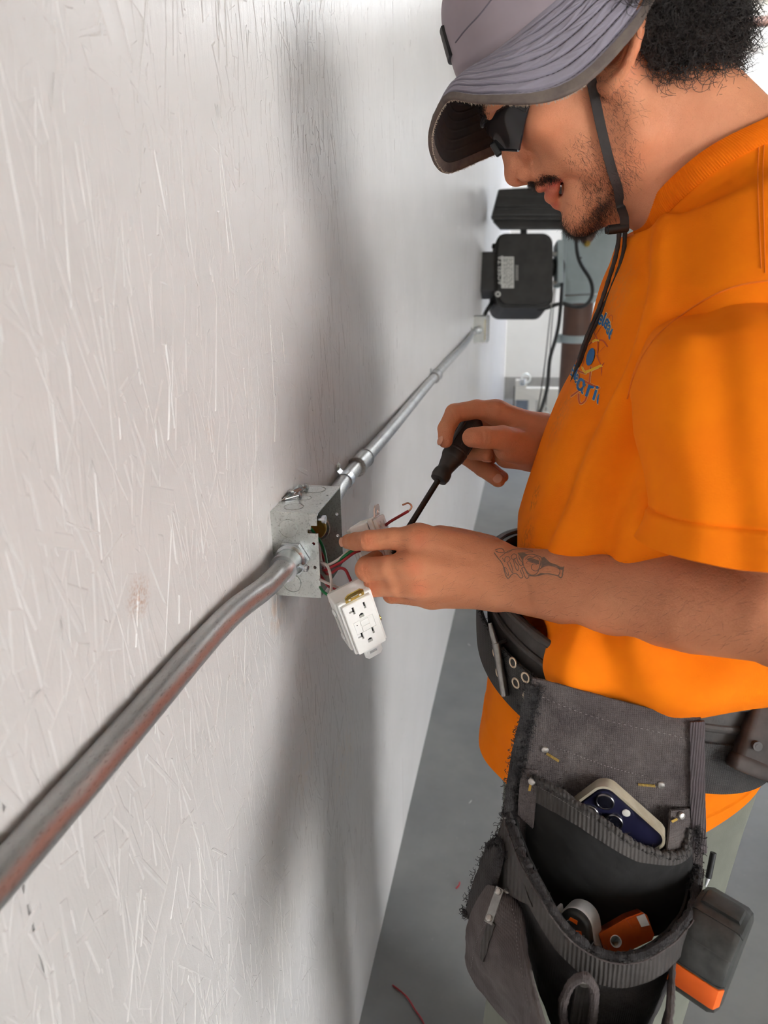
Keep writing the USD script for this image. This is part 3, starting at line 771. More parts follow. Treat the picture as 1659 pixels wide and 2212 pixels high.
M_SKIN = M('skin', (0.74, 0.315, 0.170), 0.54, spec=0.35, var=(0.65, 0.26, 0.135), vscale=22, vdetail=7, bump=0.45, bscale=260, bdetail=6, bdist=0.0014, tint=True, sss=0.12, extra=skin_extra)
person = thing('person', 'person in orange t-shirt and grey hat holding a black screwdriver over the wiring', 'person', (.42, .76, 0))
body = cat((sv, sf), (lv, lf))
part('body', body, M_SKIN, person, colors=np.vstack([tint, np.ones((len(lv), 3))]))
BODY = trimesh.Trimesh(sv, sf, process=False)
# ---------------------------------------------------------------- clothes
def spots(lst, noise_scale=160.0, lo=0.45, hi=0.6):
    """stains with a place of their own: (centre, radius, colour, strength)"""
    def ex(n, l, co):
        cur = next(a for a, b in l if b == 'p.base_color'); l.remove((cur, 'p.base_color')); n['geo'] = ('geometry', {})
        for i, (c, rad, col, st) in enumerate(lst):
            n[f'd{i}'] = ('vector_math', {'math_type': 'distance', 'vector2': tuple(map(float, c))})
            n[f'r{i}'] = ('map_range', {'from_min': rad, 'from_max': rad * 0.2, 'to_min': 0.0, 'to_max': st, 'clamp': True})
            n[f's{i}'] = ('noise_texture', {'scale': noise_scale, 'detail': 4.0, 'roughness': 0.7}); n[f'q{i}'] = ('map_range', {'from_min': lo, 'from_max': hi, 'clamp': True})
            n[f'm{i}'] = ('math', {'math_type': 'multiply'}); n[f'x{i}'] = ('mix', {'color2': col})
            l += [('geo.position', f'd{i}.vector1'), (f'd{i}.value', f'r{i}.value'), ('geo.position', f's{i}.vector'), (f's{i}.fac', f'q{i}.value'),
                  (f'r{i}.result', f'm{i}.value1'), (f'q{i}.result', f'm{i}.value2'), (f'm{i}.value', f'x{i}.fac'), (cur, f'x{i}.color1')]
            cur = f'x{i}.color'
        l.append((cur, 'p.base_color'))
    return ex


DIRT = (0.16, 0.075, 0.03)
M_SHIRT = M('orange_cotton', (0.96, 0.225, 0.003), 0.85, var=(0.92, 0.195, 0.003), vscale=22, vdetail=6, bump=0.35, bscale=900, bdetail=3, bdist=0.0006, spec=0.15,
            extra=spots([(P(1183, 1078, .74), .022, DIRT, .75), (P(1160, 1090, .75), .012, DIRT, .6), (P(1225, 1105, .70), .006, DIRT, .8), (P(1165, 1165, .74), .03, DIRT, .45),
                         (P(1225, 905, .73), .045, (.50, .20, .06), .40), (P(1300, 640, .68), .05, (.62, .26, .08), .35)], 190.0))
M_RIB = M('orange_rib_knit', (0.93, 0.205, 0.003), 0.85, var=(0.87, 0.18, 0.003), vscale=60, spec=0.15)
TH = np.linspace(0, 2 * math.pi, 241)[:-1]
NT = len(TH)
_ns = H(1540, 312) - TRG


def closed(pts):
    return spline(np.array(pts), NT, closed=True)


_cp = [(1367, 480, 0), (1388, 442, 30), (1424, 392, 53), (1500, 327, 64), (1594, 279, 62), (1672, 238, 28), (1700, 218, 0)]
col0 = closed([H(*c) for c in _cp] + [H(x, y, -l) for x, y, l in _cp[-2:0:-1]])
cc = col0.mean(0); cax = norm(np.cross(col0[0] - cc, col0[NT // 4] - cc)); cax = cax * np.sign(cax[2])
col1 = col0 + norm(col0 - cc) * .0065 - cax * .0205
col2 = col1 + norm(col1 - cc) * .010 - cax * .010


def ring(xc, yc, z, a, b, slope=0.0, nexp=2.3, yaw=0.0, fb=None):
    c, s = np.cos(TH), np.sin(TH); e = 2 / nexp
    dx = -a * np.sign(c) * np.abs(c) ** e; dy = -b * np.sign(s) * np.abs(s) ** e
    x = xc + dx * math.cos(yaw) - dy * math.sin(yaw); y = yc + dx * math.sin(yaw) + dy * math.cos(yaw)
    return np.stack([x, y, z + slope * (x - xc)], 1)


YAW = 0.10
rows = [col1, col2,
        ring(.447, .784, 1.497, .087, .114, .42, 2.1, YAW), ring(.450, .783, 1.462, .098, .150, .28, 2.2, YAW), ring(.455, .781, 1.424, .109, .177, .12, 2.3, YAW), ring(.459, .779, 1.392, .117, .184, .05, 2.4, YAW),
        ring(.463, .778, 1.365, .126, .186, .04, 2.4, YAW),
        ring(.450, .772, 1.290, .141, .187, 0, 2.4, YAW), ring(.432, .766, 1.200, .149, .187, 0, 2.4, YAW), ring(.418, .762, 1.135, .153, .190, 0, 2.4, YAW),
        ring(.410, .760, 1.092, .155, .193, -.02, 2.4, YAW), ring(.405, .757, 1.066, .152, .186, -.03, 2.4, YAW), ring(.402, .755, 1.050, .145, .166, -.03, 2.3, YAW),
        ring(.394, .753, 1.020, .142, .164, 0, 2.3, YAW), ring(.388, .753, .985, .144, .178, 0, 2.3, YAW), ring(.386, .753, .955, .144, .196, .06, 2.3, YAW), ring(.385, .753, .930, .143, .205, .20, 2.3, YAW)]
R_ = np.array(rows); tk_ = np.concatenate([[0], np.cumsum(np.linalg.norm(np.diff(R_, axis=0), axis=2).mean(1))])
NR = 300
tt = np.linspace(0, tk_[-1], NR)
G = PchipInterpolator(tk_, R_, axis=0)(tt)
# cloth: soft folds, stronger where it gathers over the belt and under the arm
th = TH[None, :]; zz = G[..., 2]
nrm = vnormals(*gridmesh(G, True)).reshape(G.shape)
ctr_ = G.mean(1, keepdims=True); nrm *= np.sign((nrm * (G - ctr_)).sum(-1).mean())
disp = 0.014 * (meshkit.fbm(G * np.array([9, 9, 4.0]), 3, 3) - .5) * np.clip((1.48 - zz) / .05, .25, 1)
side = np.minimum(th, 2 * math.pi - th)
over = np.clip((side - .62) / .22, 0, 1); over = over * over * (3 - 2 * over)
disp += np.exp(-((zz - 1.090) / .026) ** 2) * (.013 * over - .012 * (1 - over)) - .010 * (1 - over) * np.clip((1.16 - zz) / .05, 0, 1) * (zz > 1.03)
low = np.exp(-((zz - 1.085) / .040) ** 2)
disp += low * (0.007 * (meshkit.noise(np.stack([th * 2.6 + 0 * zz, zz * 9, 0 * zz], -1), 5) - .45) + .004 * np.sin(th * 9 + 14 * (zz - 1.08)))
skirt = np.clip((1.0 - zz) / .1, 0, 1)
disp += skirt * (.007 * np.sin(th * 5.0 + 1.2) + .004 * np.sin(th * 8 + .4)) * np.clip((1.0 - zz) / .1, 0, 1)


def crease(z0, t0, z1, t1, amp, w):
    """a fold running from (height, angle) to (height, angle)"""
    f = np.clip((z0 - zz) / (z0 - z1), 0, 1); tc = t0 + (t1 - t0) * f + .10 * (meshkit.noise(np.stack([zz * 11, 0 * zz + amp * 900, 0 * zz], -1), 2) - .5); amp = amp * (.45 + .6 * meshkit.noise(np.stack([zz * 14 + amp * 3000, 0 * zz, 0 * zz], -1), 4))
    fall = np.clip((z0 + .04 - zz) / .04, 0, 1) * np.clip((zz - z1 + .05) / .05, 0, 1)
    return amp * fall * np.exp(-((th - tc) / w) ** 2)


disp += crease(1.45, .70, 1.12, .60, .017, .12) + crease(1.43, .50, 1.20, .44, -.009, .10) + crease(1.38, .95, 1.15, .84, -.014, .09) + crease(1.33, 1.12, 1.06, .95, .008, .13)
disp += .008 * np.exp(-((zz - 1.13) / .045) ** 2) * np.sin(th * 13 + 34 * (zz - 1.1) + 3 * meshkit.noise(np.stack([th * 1.5 + 0 * zz, zz * 8, 0 * zz], -1), 17)) * over
disp += crease(1.20, 1.3, 1.075, 1.05, .006, .12) + crease(1.15, 1.75, 1.07, 1.5, .006, .10) + crease(1.30, .25, 1.12, .35, .003, .12)
fade = np.clip((tt[:, None] - tk_[1]) / .03, 0, 1)
G = G + nrm * (disp * fade)[..., None]
hemw = np.clip((tt[:, None] - tk_[-1] + .022) / .002, 0, 1); G = G + nrm * (hemw * .0012)[..., None]
vS, fS = gridmesh(G, True)
if (vnormals(vS, fS).reshape(G.shape) * nrm).sum() < 0: fS = fS[:, ::-1]
shirt_v, shirt_f = solidify((vS, fS), .0022)
shirt = part('t_shirt', (shirt_v, shirt_f), M_SHIRT, person, smooth=50, label='faded orange cotton t-shirt')
SHIRT = trimesh.Trimesh(vS, fS, process=False)
# ribbed collar
nr = 14
cg = []
for k in range(nr):
    u = k / (nr - 1)
    cg.append(col0 * (1 - u) + (col1 + norm(col1 - cc) * .0012) * u + norm(col0 - cc) * .0022 * math.sin(math.pi * u))
CG = np.array(cg)
fine = spline(np.vstack([np.arange(NT)[:, None] * np.ones((1, 1))]), NT) if False else None
up_ = 6
CG = np.stack([spline(r, NT * 3, closed=True) for r in CG])
rib = np.cos(np.linspace(0, 2 * math.pi * 240, NT * 3, endpoint=False))
CG = CG + (norm(CG - cc) * (.00035 * rib[None, :, None]))
vC, fC = gridmesh(CG, True)
if (vnormals(vC, fC) * (vC - cc)).sum() < 0: fC = fC[:, ::-1]
part('collar', solidify((vC, fC), .0026), M_RIB, shirt, smooth=50)


# sleeves
def sleeve(side):
    """rings from inside the shoulder down over the upper arm"""
    ky = lambda y: y if side > 0 else 2 * .775 - y
    C = [(.452, .700, 1.335), (.450, .655, 1.345), (.450, .612, 1.343), (.451, .580, 1.314), (.454, .561, 1.280), (.456, .550, 1.255), (.457, .545, 1.236)]
    A = [(.066, .056), (.084, .070), (.093, .080), (.093, .075), (.088, .067), (.086, .064), (.091, .069)]
    ax = [(0, -1, .06), (0, -.96, -.16), (0, -.66, -.66), (.01, -.30, -.94), (.01, -.16, -.98), (.02, -.10, -.98), (.02, -.06, -.99)]
    if side < 0:
        C = [(c[0], c[1], c[2]) for c in C]
    rg = []
    for c, (a, b), w in zip(C, A, ax):
        w = norm(w); e0 = np.array([-1.0, 0, 0]); e0 = norm(e0 - w * (e0 @ w)); e1 = np.cross(w, e0); e1 = e1 * (1 if e1 @ np.array([0, -1, .8]) > 0 else -1)
        rg.append(np.array(c) + np.cos(TH)[:, None] * e0 * a + np.sin(TH)[:, None] * e1 * b)
    rg = np.array(rg)
    t_ = np.concatenate([[0], np.cumsum(np.linalg.norm(np.diff(rg, axis=0), axis=2).mean(1))])
    Gs = PchipInterpolator(t_, rg, axis=0)(np.linspace(0, t_[-1], 150))
    n = vnormals(*gridmesh(Gs, True)).reshape(Gs.shape); n *= np.sign((n * (Gs - Gs.mean(1, keepdims=True))).sum())
    u = np.linspace(0, t_[-1], 150)[:, None]
    d = .013 * (meshkit.fbm(Gs * np.array([9, 9, 5.0]) + 3, 3, 8) - .5)
    d = d + .0045 * np.exp(-((TH[None] - .5 - 1.3 * u) / .22) ** 2) - .004 * np.exp(-((TH[None] - .95 - 1.0 * u) / .16) ** 2)
    hw = np.clip((u - (t_[-1] - .024)) / .002, 0, 1)
    flare = np.clip((u - (t_[-1] - .03)) / .03, 0, 1)
    d = d + hw * .0012 - .0016 * np.exp(-((u - (t_[-1] - .0245)) / .0012) ** 2) + flare * .006 * (np.exp(-((TH[None] - .1) / .35) ** 2) + np.exp(-((TH[None] - 2 * math.pi - .1) / .35) ** 2))
    Gs = Gs + n * d[..., None]
    if side < 0: Gs = np.stack([Gs[..., 0], 2 * .775 - Gs[..., 1], Gs[..., 2]], -1)
    v, f = gridmesh(Gs, True)
    nn = vnormals(v, f).reshape(Gs.shape)
    if (nn * (Gs - Gs.mean(1, keepdims=True))).sum() < 0: f = f[:, ::-1]
    return v, f


vL, fLs = sleeve(1)
part('sleeve', solidify((vL, fLs), .0024), M_SHIRT, shirt, smooth=50)
SLEEVE = trimesh.Trimesh(vL, fLs, process=False)
part('sleeve', solidify(sleeve(-1), .0024), M_SHIRT, shirt, smooth=50)

# trousers and boots
M_TROUSER = M('grey_green_work_trousers', (0.19, 0.195, 0.16), 0.85, var=(0.15, 0.155, 0.125), vscale=14, bump=0.4, bscale=600, bdist=0.0006)
tf = Field()
for s in (-1, 1):
    tf.cone((.378, .755 + .070 * s, .93), (.352, .757 + .108 * s, .52), .108, .088, .05)
    tf.cone((.352, .757 + .108 * s, .52), (.41, .757 + .112 * s, .10), .088, .070, .03)
for s in (-1, 1): tf.cone((.430, .755 + .070 * s, .93), (.405, .757 + .10 * s, .62), .098, .080, .05)
tf.ell((.390, .755, .985), (.128, .158, .10), None, .04)
tv, tf_ = tf.mesh((.2, .48, .02), (.62, 1.03, 1.04), .006)
tv = relax(tv, tf_, 4)
tn = vnormals(tv, tf_); tv = tv + tn * (.010 * (meshkit.fbm(tv * np.array([9, 9, 7.0]), 3, 12) - .5))[:, None]
keep = tv[:, 2] < .995
part('trousers', (tv, tf_), M_TROUSER, person, smooth=60, label='grey-green work trousers')
M_BOOT = M('tan_work_boot', (0.28, 0.18, 0.10), 0.6, var=(0.20, 0.13, 0.08), vscale=30)
for s in (-1, 1):
    bf = Field(); bf.cone((.43, .757 + .11 * s, .19), (.435, .757 + .11 * s, .055), .058, .052, .02); bf.cone((.44, .757 + .11 * s, .05), (.26, .757 + .125 * s, .042), .045, .040, .03)
    bv, bf_ = bf.mesh((.18, .55, -.03), (.52, .97, .28), .005)
    bv[:, 2] = np.maximum(bv[:, 2], 0.001)
    part('boot', (bv, bf_), M_BOOT, person, smooth=60)
# ---------------------------------------------------------------- print on cloth and skin, laid onto the surface
from trimesh.ray.ray_triangle import RayMeshIntersector as _Slow
try:
    from trimesh.ray.ray_pyembree import RayMeshIntersector as _Ray
except Exception:
    _Ray = _Slow


class Onto:
    """finds the points of a surface that lie at given pixels of the photograph, to lay a print or a seam there"""
    def __init__(self, *ms): self.m = trimesh.util.concatenate([trimesh.Trimesh(m.vertices, m.faces, process=False) for m in ms]); self.r = _Ray(self.m); self.vn = np.array(self.m.vertex_normals)

    def __call__(self, px, off=0.0004):
        px = np.atleast_2d(np.asarray(px, float)); d = np.stack([(px[:, 0] - CX) / FPX, (px[:, 1] - CY) / FPX, np.ones(len(px))], 1) @ RW.T; d = norm(d)
        loc, ir, it = self.r.intersects_location(np.tile(CAM, (len(d), 1)), d, multiple_hits=False)
        out = np.full((len(px), 3), np.nan); n = np.full((len(px), 3), np.nan)
        b = trimesh.triangles.points_to_barycentric(self.m.triangles[it], loc)
        nn = norm((self.vn[self.m.faces[it]] * b[..., None]).sum(1)); nn *= -np.sign((nn * d[ir]).sum(1, keepdims=True))
        out[ir] = loc + nn * off; n[ir] = nn
        return out, n


def decal(shape, onto, step=3.0, off=0.0005):
    """a flat shape drawn in pixels, cut fine and laid on the surface"""
    from shapely.geometry import Polygon
    vs, fs = [], []
    for g in getattr(shape, 'geoms', [shape]):
        if g.is_empty or g.area < .3: continue
        g = g.segmentize(step)
        v, f = trimesh.creation.triangulate_polygon(g, engine='earcut')
        v = np.column_stack([v, np.zeros(len(v))])
        v, f = trimesh.remesh.subdivide_to_size(v, f, step * 1.6, max_iter=8)
        vs.append((v, f))
    v, f = cat(*vs); p, n = onto(v[:, :2], off)
    ok = ~np.isnan(p[f]).any((1, 2)); f = f[ok]
    e = np.linalg.norm(p[f][:, [0, 1, 2]] - p[f][:, [1, 2, 0]], axis=2).max(1); f = f[e < .02]
    used = np.unique(f); m = np.full(len(p), -1); m[used] = np.arange(len(used))
    return p[used], m[f]


def line(pts, w, smooth=True):
    from shapely.geometry import LineString
    p = np.asarray(pts, float)
    if smooth and len(p) > 2: p = spline(np.column_stack([p, np.zeros(len(p))]), len(p) * 6)[:, :2]
    return LineString(p).buffer(w / 2)


from shapely.ops import unary_union
from shapely import affinity
from shapely.geometry import Polygon, box as sbox, Point
ON_SHIRT = Onto(SHIRT)
c7 = lambda pts: [(1180 + x / 8.295, 640 + y / 8.295) for x, y in pts]
M_PBLUE = M('blue_print', (0.012, 0.13, 0.36), 0.8); M_PRED = M('red_orange_print', (0.62, 0.085, 0.012), 0.8); M_PYEL = M('yellow_print', (0.93, 0.55, 0.02), 0.8); M_PCREAM = M('cream_print_edge', (0.95, 0.62, 0.25), 0.8)


def glyph(ch, h):
    m = meshkit.text_mesh(ch, h, 0.001, bold=True)
    v, f = np.array(m.vertices), np.array(m.faces); k = (v[f][:, :, 2] < 1e-6).all(1)
    return unary_union([Polygon(t[:, :2]) for t in v[f[k]]]).buffer(0)


def letter(ch, at, h, sx, up, along):
    """one letter: capital height h pixels, narrowed by sx, its baseline start at a pixel, leaning as the print does"""
    g = glyph(ch, h); up = np.array(up) / np.linalg.norm(up); al = np.array(along) / np.linalg.norm(along)
    return affinity.affine_transform(g, [al[0] * sx, up[0], al[1] * sx, up[1], at[0], at[1]])


U1, U2 = (.34, -.94), (.30, -.95)
top_w = [letter('e', c7([(922, 462)])[0], 27, .50, U1, (.55, .55)), letter('l', c7([(985, 495)])[0], 27, .75, U1, (.62, .5)), letter('e', c7([(1030, 530)])[0], 27, .52, U1, (.55, .62)), letter('r', c7([(1066, 575)])[0], 26, .55, U1, (.5, .7)),
         letter('a', c7([(1082, 630)])[0], 25, .50, U1, (.45, .75)), letter('e', c7([(1105, 730)])[0], 31, .58, (.40, -.9), (.6, .55))]
bot_w = [letter('E', c7([(437, 1400)])[0], 25, .40, U2, (.5, .6)), letter('l', c7([(478, 1470)])[0], 27, .85, U2, (.62, .5)), letter('e', c7([(512, 1520)])[0], 24, .40, U2, (.5, .6)), letter('c', c7([(522, 1640)])[0], 33, .74, U2, (.85, .5)),
         letter('t', c7([(615, 1715)])[0], 27, .62, U2, (.75, .55)), letter('r', c7([(685, 1775)])[0], 33, .88, U2, (.85, .35)), letter('i', c7([(812, 1840)])[0], 29, .95, U2, (.85, .35)), letter('c', c7([(885, 1900)])[0], 33, .66, U2, (.8, .5))]
clipx = Polygon(c7([(0, 0), (1290, 0), (1205, 600), (1150, 780), (1110, 930), (1050, 1200), (1000, 1400), (965, 1700), (925, 2050), (0, 2100)]))
words = unary_union(top_w + bot_w).intersection(clipx)
red = [line(c7(p), w) for p, w in (
    ([(860, 640), (890, 700), (930, 790), (935, 900), (925, 1020)], 2.6), ([(915, 1060), (950, 1150), (985, 1230), (1000, 1330), (1000, 1420)], 2.6), ([(1105, 900), (1065, 840), (1010, 790), (950, 790)], 3.2),
    ([(840, 820), (760, 880), (680, 960), (600, 1070), (545, 1180), (545, 1250), (590, 1330), (650, 1360)], 1.6), ([(1195, 450), (1195, 370), (1180, 335), (1140, 370), (1110, 420), (1030, 510), (940, 620), (880, 740), (850, 800)], 1.2),
    ([(665, 1030), (685, 1100), (675, 1180), (660, 1270)], 1.4), ([(595, 1350), (595, 1470), (580, 1560)], 2.0), ([(570, 1340), (640, 1365), (710, 1390)], 3.2), ([(700, 1525), (760, 1560), (860, 1610), (950, 1645)], 4.4),
    ([(805, 1270), (795, 1400), (770, 1600)], 3.4), ([(600, 1690), (530, 1740), (455, 1795)], 3.6), ([(590, 1760), (590, 1850), (625, 1930), (680, 1900), (715, 1850), (730, 1795)], 3.8), ([(960, 1290), (1010, 1240), (1050, 1200)], 2.6), ([(960, 1010), (1010, 950), (1060, 900)], .8))]
yel = [line(c7(p), w) for p, w in (([(840, 815), (880, 790), (945, 795)], 3.4), ([(650, 1275), (680, 1340), (720, 1385)], 3.2), ([(700, 1365), (770, 1345), (850, 1310), (920, 1280), (990, 1250)], 5.0), ([(1130, 1000), (1120, 930)], .5))]
core = affinity.rotate(affinity.scale(Point(0, 0).buffer(1, 24), 8.2, 19.5), 15); core = affinity.translate(core, *c7([(803, 1090)])[0])
lp = thing('shirt_print_placeholder', 'x', 'x') if False else None
logo = UsdGeom.Xform.Define(stage, str(shirt.GetPath()).rsplit('/', 1)[0] + '/chest_print').GetPrim(); tag(logo, 'blue, red and yellow atom emblem between two arched words')
part('print_edge', decal(unary_union([words.buffer(1.1)]).union(unary_union(yel + red[7:12]).buffer(.7)).intersection(clipx), ON_SHIRT, off=.0004), M_PCREAM, logo)
part('orbit_lines', decal(unary_union(red).intersection(clipx), ON_SHIRT, off=.0006), M_PRED, logo)
part('orbit_glow', decal(unary_union(yel).intersection(clipx), ON_SHIRT, off=.0007), M_PYEL, logo)
part('nucleus', decal(core, ON_SHIRT, off=.0008), M_PBLUE, logo)
part('lettering', decal(words, ON_SHIRT, off=.0009), M_PBLUE, logo)
# seams of the shirt
ON_SL = Onto(SHIRT, SLEEVE)
M_SEAM = M('seam_thread', (0.78, 0.17, 0.006), 0.85)
sm = []
for pl in ([(1652, 282), (1648, 380), (1650, 480), (1653, 590)], [(1641, 288), (1637, 380), (1640, 480), (1644, 580)]):
    p, n = ON_SL(spline(np.column_stack([pl, np.zeros(len(pl))]), 30)[:, :2], .0002); p = p[~np.isnan(p).any(1)]
    if len(p) > 4: sm.append(sweep(p, .0004, 6))
_sp = spline(np.column_stack([[(1355, 862), (1378, 792), (1422, 724), (1464, 687), (1532, 643), (1600, 616), (1668, 606)], np.zeros(7)]), 80)[:, :2]
_ps, _ = ON_SL(_sp, .0003); _ps = _ps[~np.isnan(_ps).any(1)]; part('armhole_seam', sweep(_ps, .0007, 6), M_SEAM, shirt)
if sm: part('shoulder_seam', cat(*sm), M_SEAM, shirt, kind='stuff')
# tattoo on the near forearm
ON_SKIN = Onto(BODY)
c8 = lambda pts: [(1030 + x / 7.213, 1160 + y / 7.213) for x, y in pts]
ink = [line(c8(p), w) for p, w in (
    ([(275, 250), (340, 340), (395, 410), (425, 500), (450, 590), (490, 645), (530, 600)], 2.0), ([(290, 205), (340, 185), (400, 190), (425, 230), (370, 245), (300, 225)], 1.8), ([(360, 320), (440, 255), (540, 205), (640, 190), (760, 195), (870, 225)], 1.5),
    ([(425, 240), (470, 245), (540, 215)], 1.2), ([(640, 255), (740, 240), (870, 235)], 1.2), ([(400, 330), (440, 390), (440, 330), (490, 310), (520, 350), (470, 400)], 1.5), ([(540, 300), (580, 265), (620, 290), (600, 340), (545, 340), (540, 300)], 1.5),
    ([(430, 470), (450, 540), (490, 600), (470, 500), (430, 470)], 1.5), ([(480, 410), (510, 480), (560, 560), (550, 470), (520, 400)], 1.7), ([(570, 350), (590, 430), (640, 520), (655, 480), (610, 400), (585, 340)], 1.7), ([(620, 310), (650, 400), (700, 450), (715, 420), (670, 350), (655, 295)], 1.7),
    ([(530, 600), (580, 570), (640, 590), (690, 640), (715, 630), (700, 570), (680, 520)], 1.7), ([(700, 490), (730, 560), (790, 645), (810, 625), (770, 540), (730, 475), (700, 490)], 1.7),
    ([(720, 330), (770, 290), (850, 270), (930, 290), (1010, 330), (1005, 400), (980, 480), (920, 580), (840, 590), (770, 520), (725, 430), (720, 330)], 1.7), ([(760, 350), (820, 305), (880, 320), (910, 310), (980, 350), (985, 440), (930, 530), (850, 480), (870, 430), (940, 430)], 1.4),
    ([(770, 410), (800, 380), (860, 400), (910, 390)], 1.2), ([(820, 600), (930, 605), (1010, 585), (1110, 575), (1200, 590), (1280, 610)], 2.4), ([(985, 500), (1040, 465), (1120, 450), (1220, 465), (1290, 510), (1290, 570), (1270, 600)], 1.6), ([(1355, 470), (1340, 560), (1310, 635), (1285, 625)], 2.6))]
ink += [Polygon(c8([(1005, 330), (1050, 310), (1110, 370), (1140, 400), (1230, 430), (1300, 465), (1360, 470), (1345, 520), (1300, 510), (1240, 460), (1120, 440), (1050, 450), (1000, 490), (1010, 400)])),
        Polygon(c8([(640, 260), (740, 250), (790, 275), (735, 320), (715, 390), (690, 330)])), Polygon(c8([(780, 350), (830, 320), (970, 370), (970, 430), (900, 410), (800, 370)])), Polygon(c8([(945, 590), (1000, 560), (1080, 570), (960, 612)]))]
M_INK = M('faded_tattoo_ink', (0.135, 0.085, 0.058), 0.5, var=(0.19, 0.11, 0.075), vscale=300)
part('tattoo', decal(unary_union(ink), ON_SKIN, 3.0, .00025), M_INK, person, label='faded grey forearm tattoo of a hand holding a bottle')

# ---------------------------------------------------------------- bucket hat
def HS(px, py, lat=0.0):
    """the point at a pixel that lies lat millimetres to the head's left of its mid-plane"""
    r = RW @ np.array([(px - CX) / FPX, (py - CY) / FPX, 1.0]); a = _A + LH * lat * mm
    return CAM + r * (((a - CAM) @ LH) / (r @ LH))


def ful(p): q = (np.atleast_2d(p) - TRG) @ AH * 1000; return q


def hatplane(f): return 66 + np.maximum(0, f - 60) * .12


out_n = np.vstack([ful(HS(*a)) for a in ((930, 330, 0), (928, 282, 28), (942, 243, 50), (972, 211, 70), (1011, 217, 84), (1068, 221, 99), (1124, 222, 108), (1185, 215, 113), (1246, 191, 113), (1303, 145, 109), (1350, 94, 102), (1392, 37, 94), (1418, -12, 88))] + [np.array([(-78, 36, 84), (-118, 64, 58), (-142, 80, 0), (-118, 64, -58), (-78, 38, -84), (-40, 18, -96), (0, 4, -104), (40, 2, -110), (80, 6, -108), (112, 12, -98), (138, 17, -80), (160, 20, -52), (172, 27, -24)], float)])
full = out_n; full_az = np.unwrap(np.arctan2(full[:, 2], full[:, 0] - 8))
NA = 360
A_ = np.linspace(0, 2 * math.pi, NA, endpoint=False)
outer = CubicSpline(np.append(full_az, full_az[0] + 2 * math.pi), np.vstack([full, full[:1]]), bc_type='periodic')(A_)
e_a, e_b = 107, 82
rr_ = 1 / np.sqrt((np.cos(A_) / e_a) ** 2 + (np.sin(A_) / e_b) ** 2)
inner = np.stack([8 + rr_ * np.cos(A_), 0 * A_, rr_ * np.sin(A_)], 1); inner[:, 1] = hatplane(inner[:, 0])
to_w = lambda q: TRG + (q * mm) @ AH.T
M_HATC = M('faded_mauve_grey_cloth', (0.325, 0.265, 0.295), 0.75, var=(0.285, 0.235, 0.265), vscale=14, bump=0.2, bscale=1500, bdist=0.0003, sheen=0.2)
M_HATB = M('grey_lilac_cloth', (0.285, 0.258, 0.315), 0.75, var=(0.25, 0.225, 0.275), vscale=20, bump=0.2, bscale=1500, bdist=0.0003, sheen=0.2)
M_TRIM = M('worn_brown_binding', (0.115, 0.088, 0.080), 0.8, var=(0.165, 0.130, 0.110), vscale=90, bump=0.4, bscale=900, bdist=0.0005)
M_LIN = M('black_brim_lining', (0.022, 0.017, 0.017), 0.7, var=(0.035, 0.028, 0.026), vscale=60, bump=0.3, bscale=700, bdist=0.0005)
M_FRAY = M('frayed_pale_edge', (0.50, 0.42, 0.33), 0.9)
hat = thing('bucket_hat', 'wide-brimmed grey bucket hat worn low on the head, stitched brim with brown frayed edge', 'hat', tr(0, 80, 0))
NB_ = 130
w_ = np.linspace(0, 1, NB_)
BG = np.empty((NB_, NA, 3))
mid = inner + (outer - inner) * .5; mid[:, 1] += 6.0
for k, w in enumerate(w_):
    BG[k] = inner * (1 - w) * (1 - 2 * w) + 4 * mid * w * (1 - w) + outer * w * (2 * w - 1)
BW = to_w(BG.reshape(-1, 3)).reshape(BG.shape)
bn = vnormals(*gridmesh(BW, True)).reshape(BW.shape); bn *= np.sign((bn @ UH).mean())
gro = np.zeros(NB_)
for g in np.linspace(.10, .88, 8): gro += np.exp(-((w_ - g) / .011) ** 2)
pk = meshkit.fbm(np.stack([np.broadcast_to(A_ * 19, (NB_, NA)) + 1.7 * np.sin(w_[:, None] * 31), np.broadcast_to(w_[:, None] * 10, (NB_, NA)), np.zeros((NB_, NA))], -1), 3, 9) - .5
BT = BW + bn * (-.0026 * gro[:, None] + .0020 * pk * np.clip(w_ * 6, 0, 1)[:, None])[..., None]
iw = w_ <= .925
bv, bf = gridmesh(BT[iw], True)
if (vnormals(bv, bf) @ UH).mean() < 0: bf = bf[:, ::-1]
brim = part('brim', (bv, bf), M_HATB, hat, smooth=50, label='lilac-grey brim sewn in rings')
lv_, lf2 = gridmesh((BW - bn * (.0026 + .0006 * gro[:, None])[..., None])[w_ < .97], True)
if (vnormals(lv_, lf2) @ UH).mean() > 0: lf2 = lf2[:, ::-1]
part('brim_lining', (lv_, lf2), M_LIN, hat, smooth=50, label='black underside of the brim')
# stitching in the grooves: short dashes
st = []
for g in np.linspace(.10, .88, 8):
    k = int(round(g * (NB_ - 1))); L = spline(BT[k] + bn[k] * .0004, NA * 2, closed=True)
    for i in range(0, len(L) - 1, 4): st.append(sweep(L[i:i + 3], .00030, 4))
M_THREAD = M('dark_thread', (0.14, 0.12, 0.15), 0.8)
part('brim_stitching', cat(*st), M_THREAD, brim, smooth=False, kind='stuff')
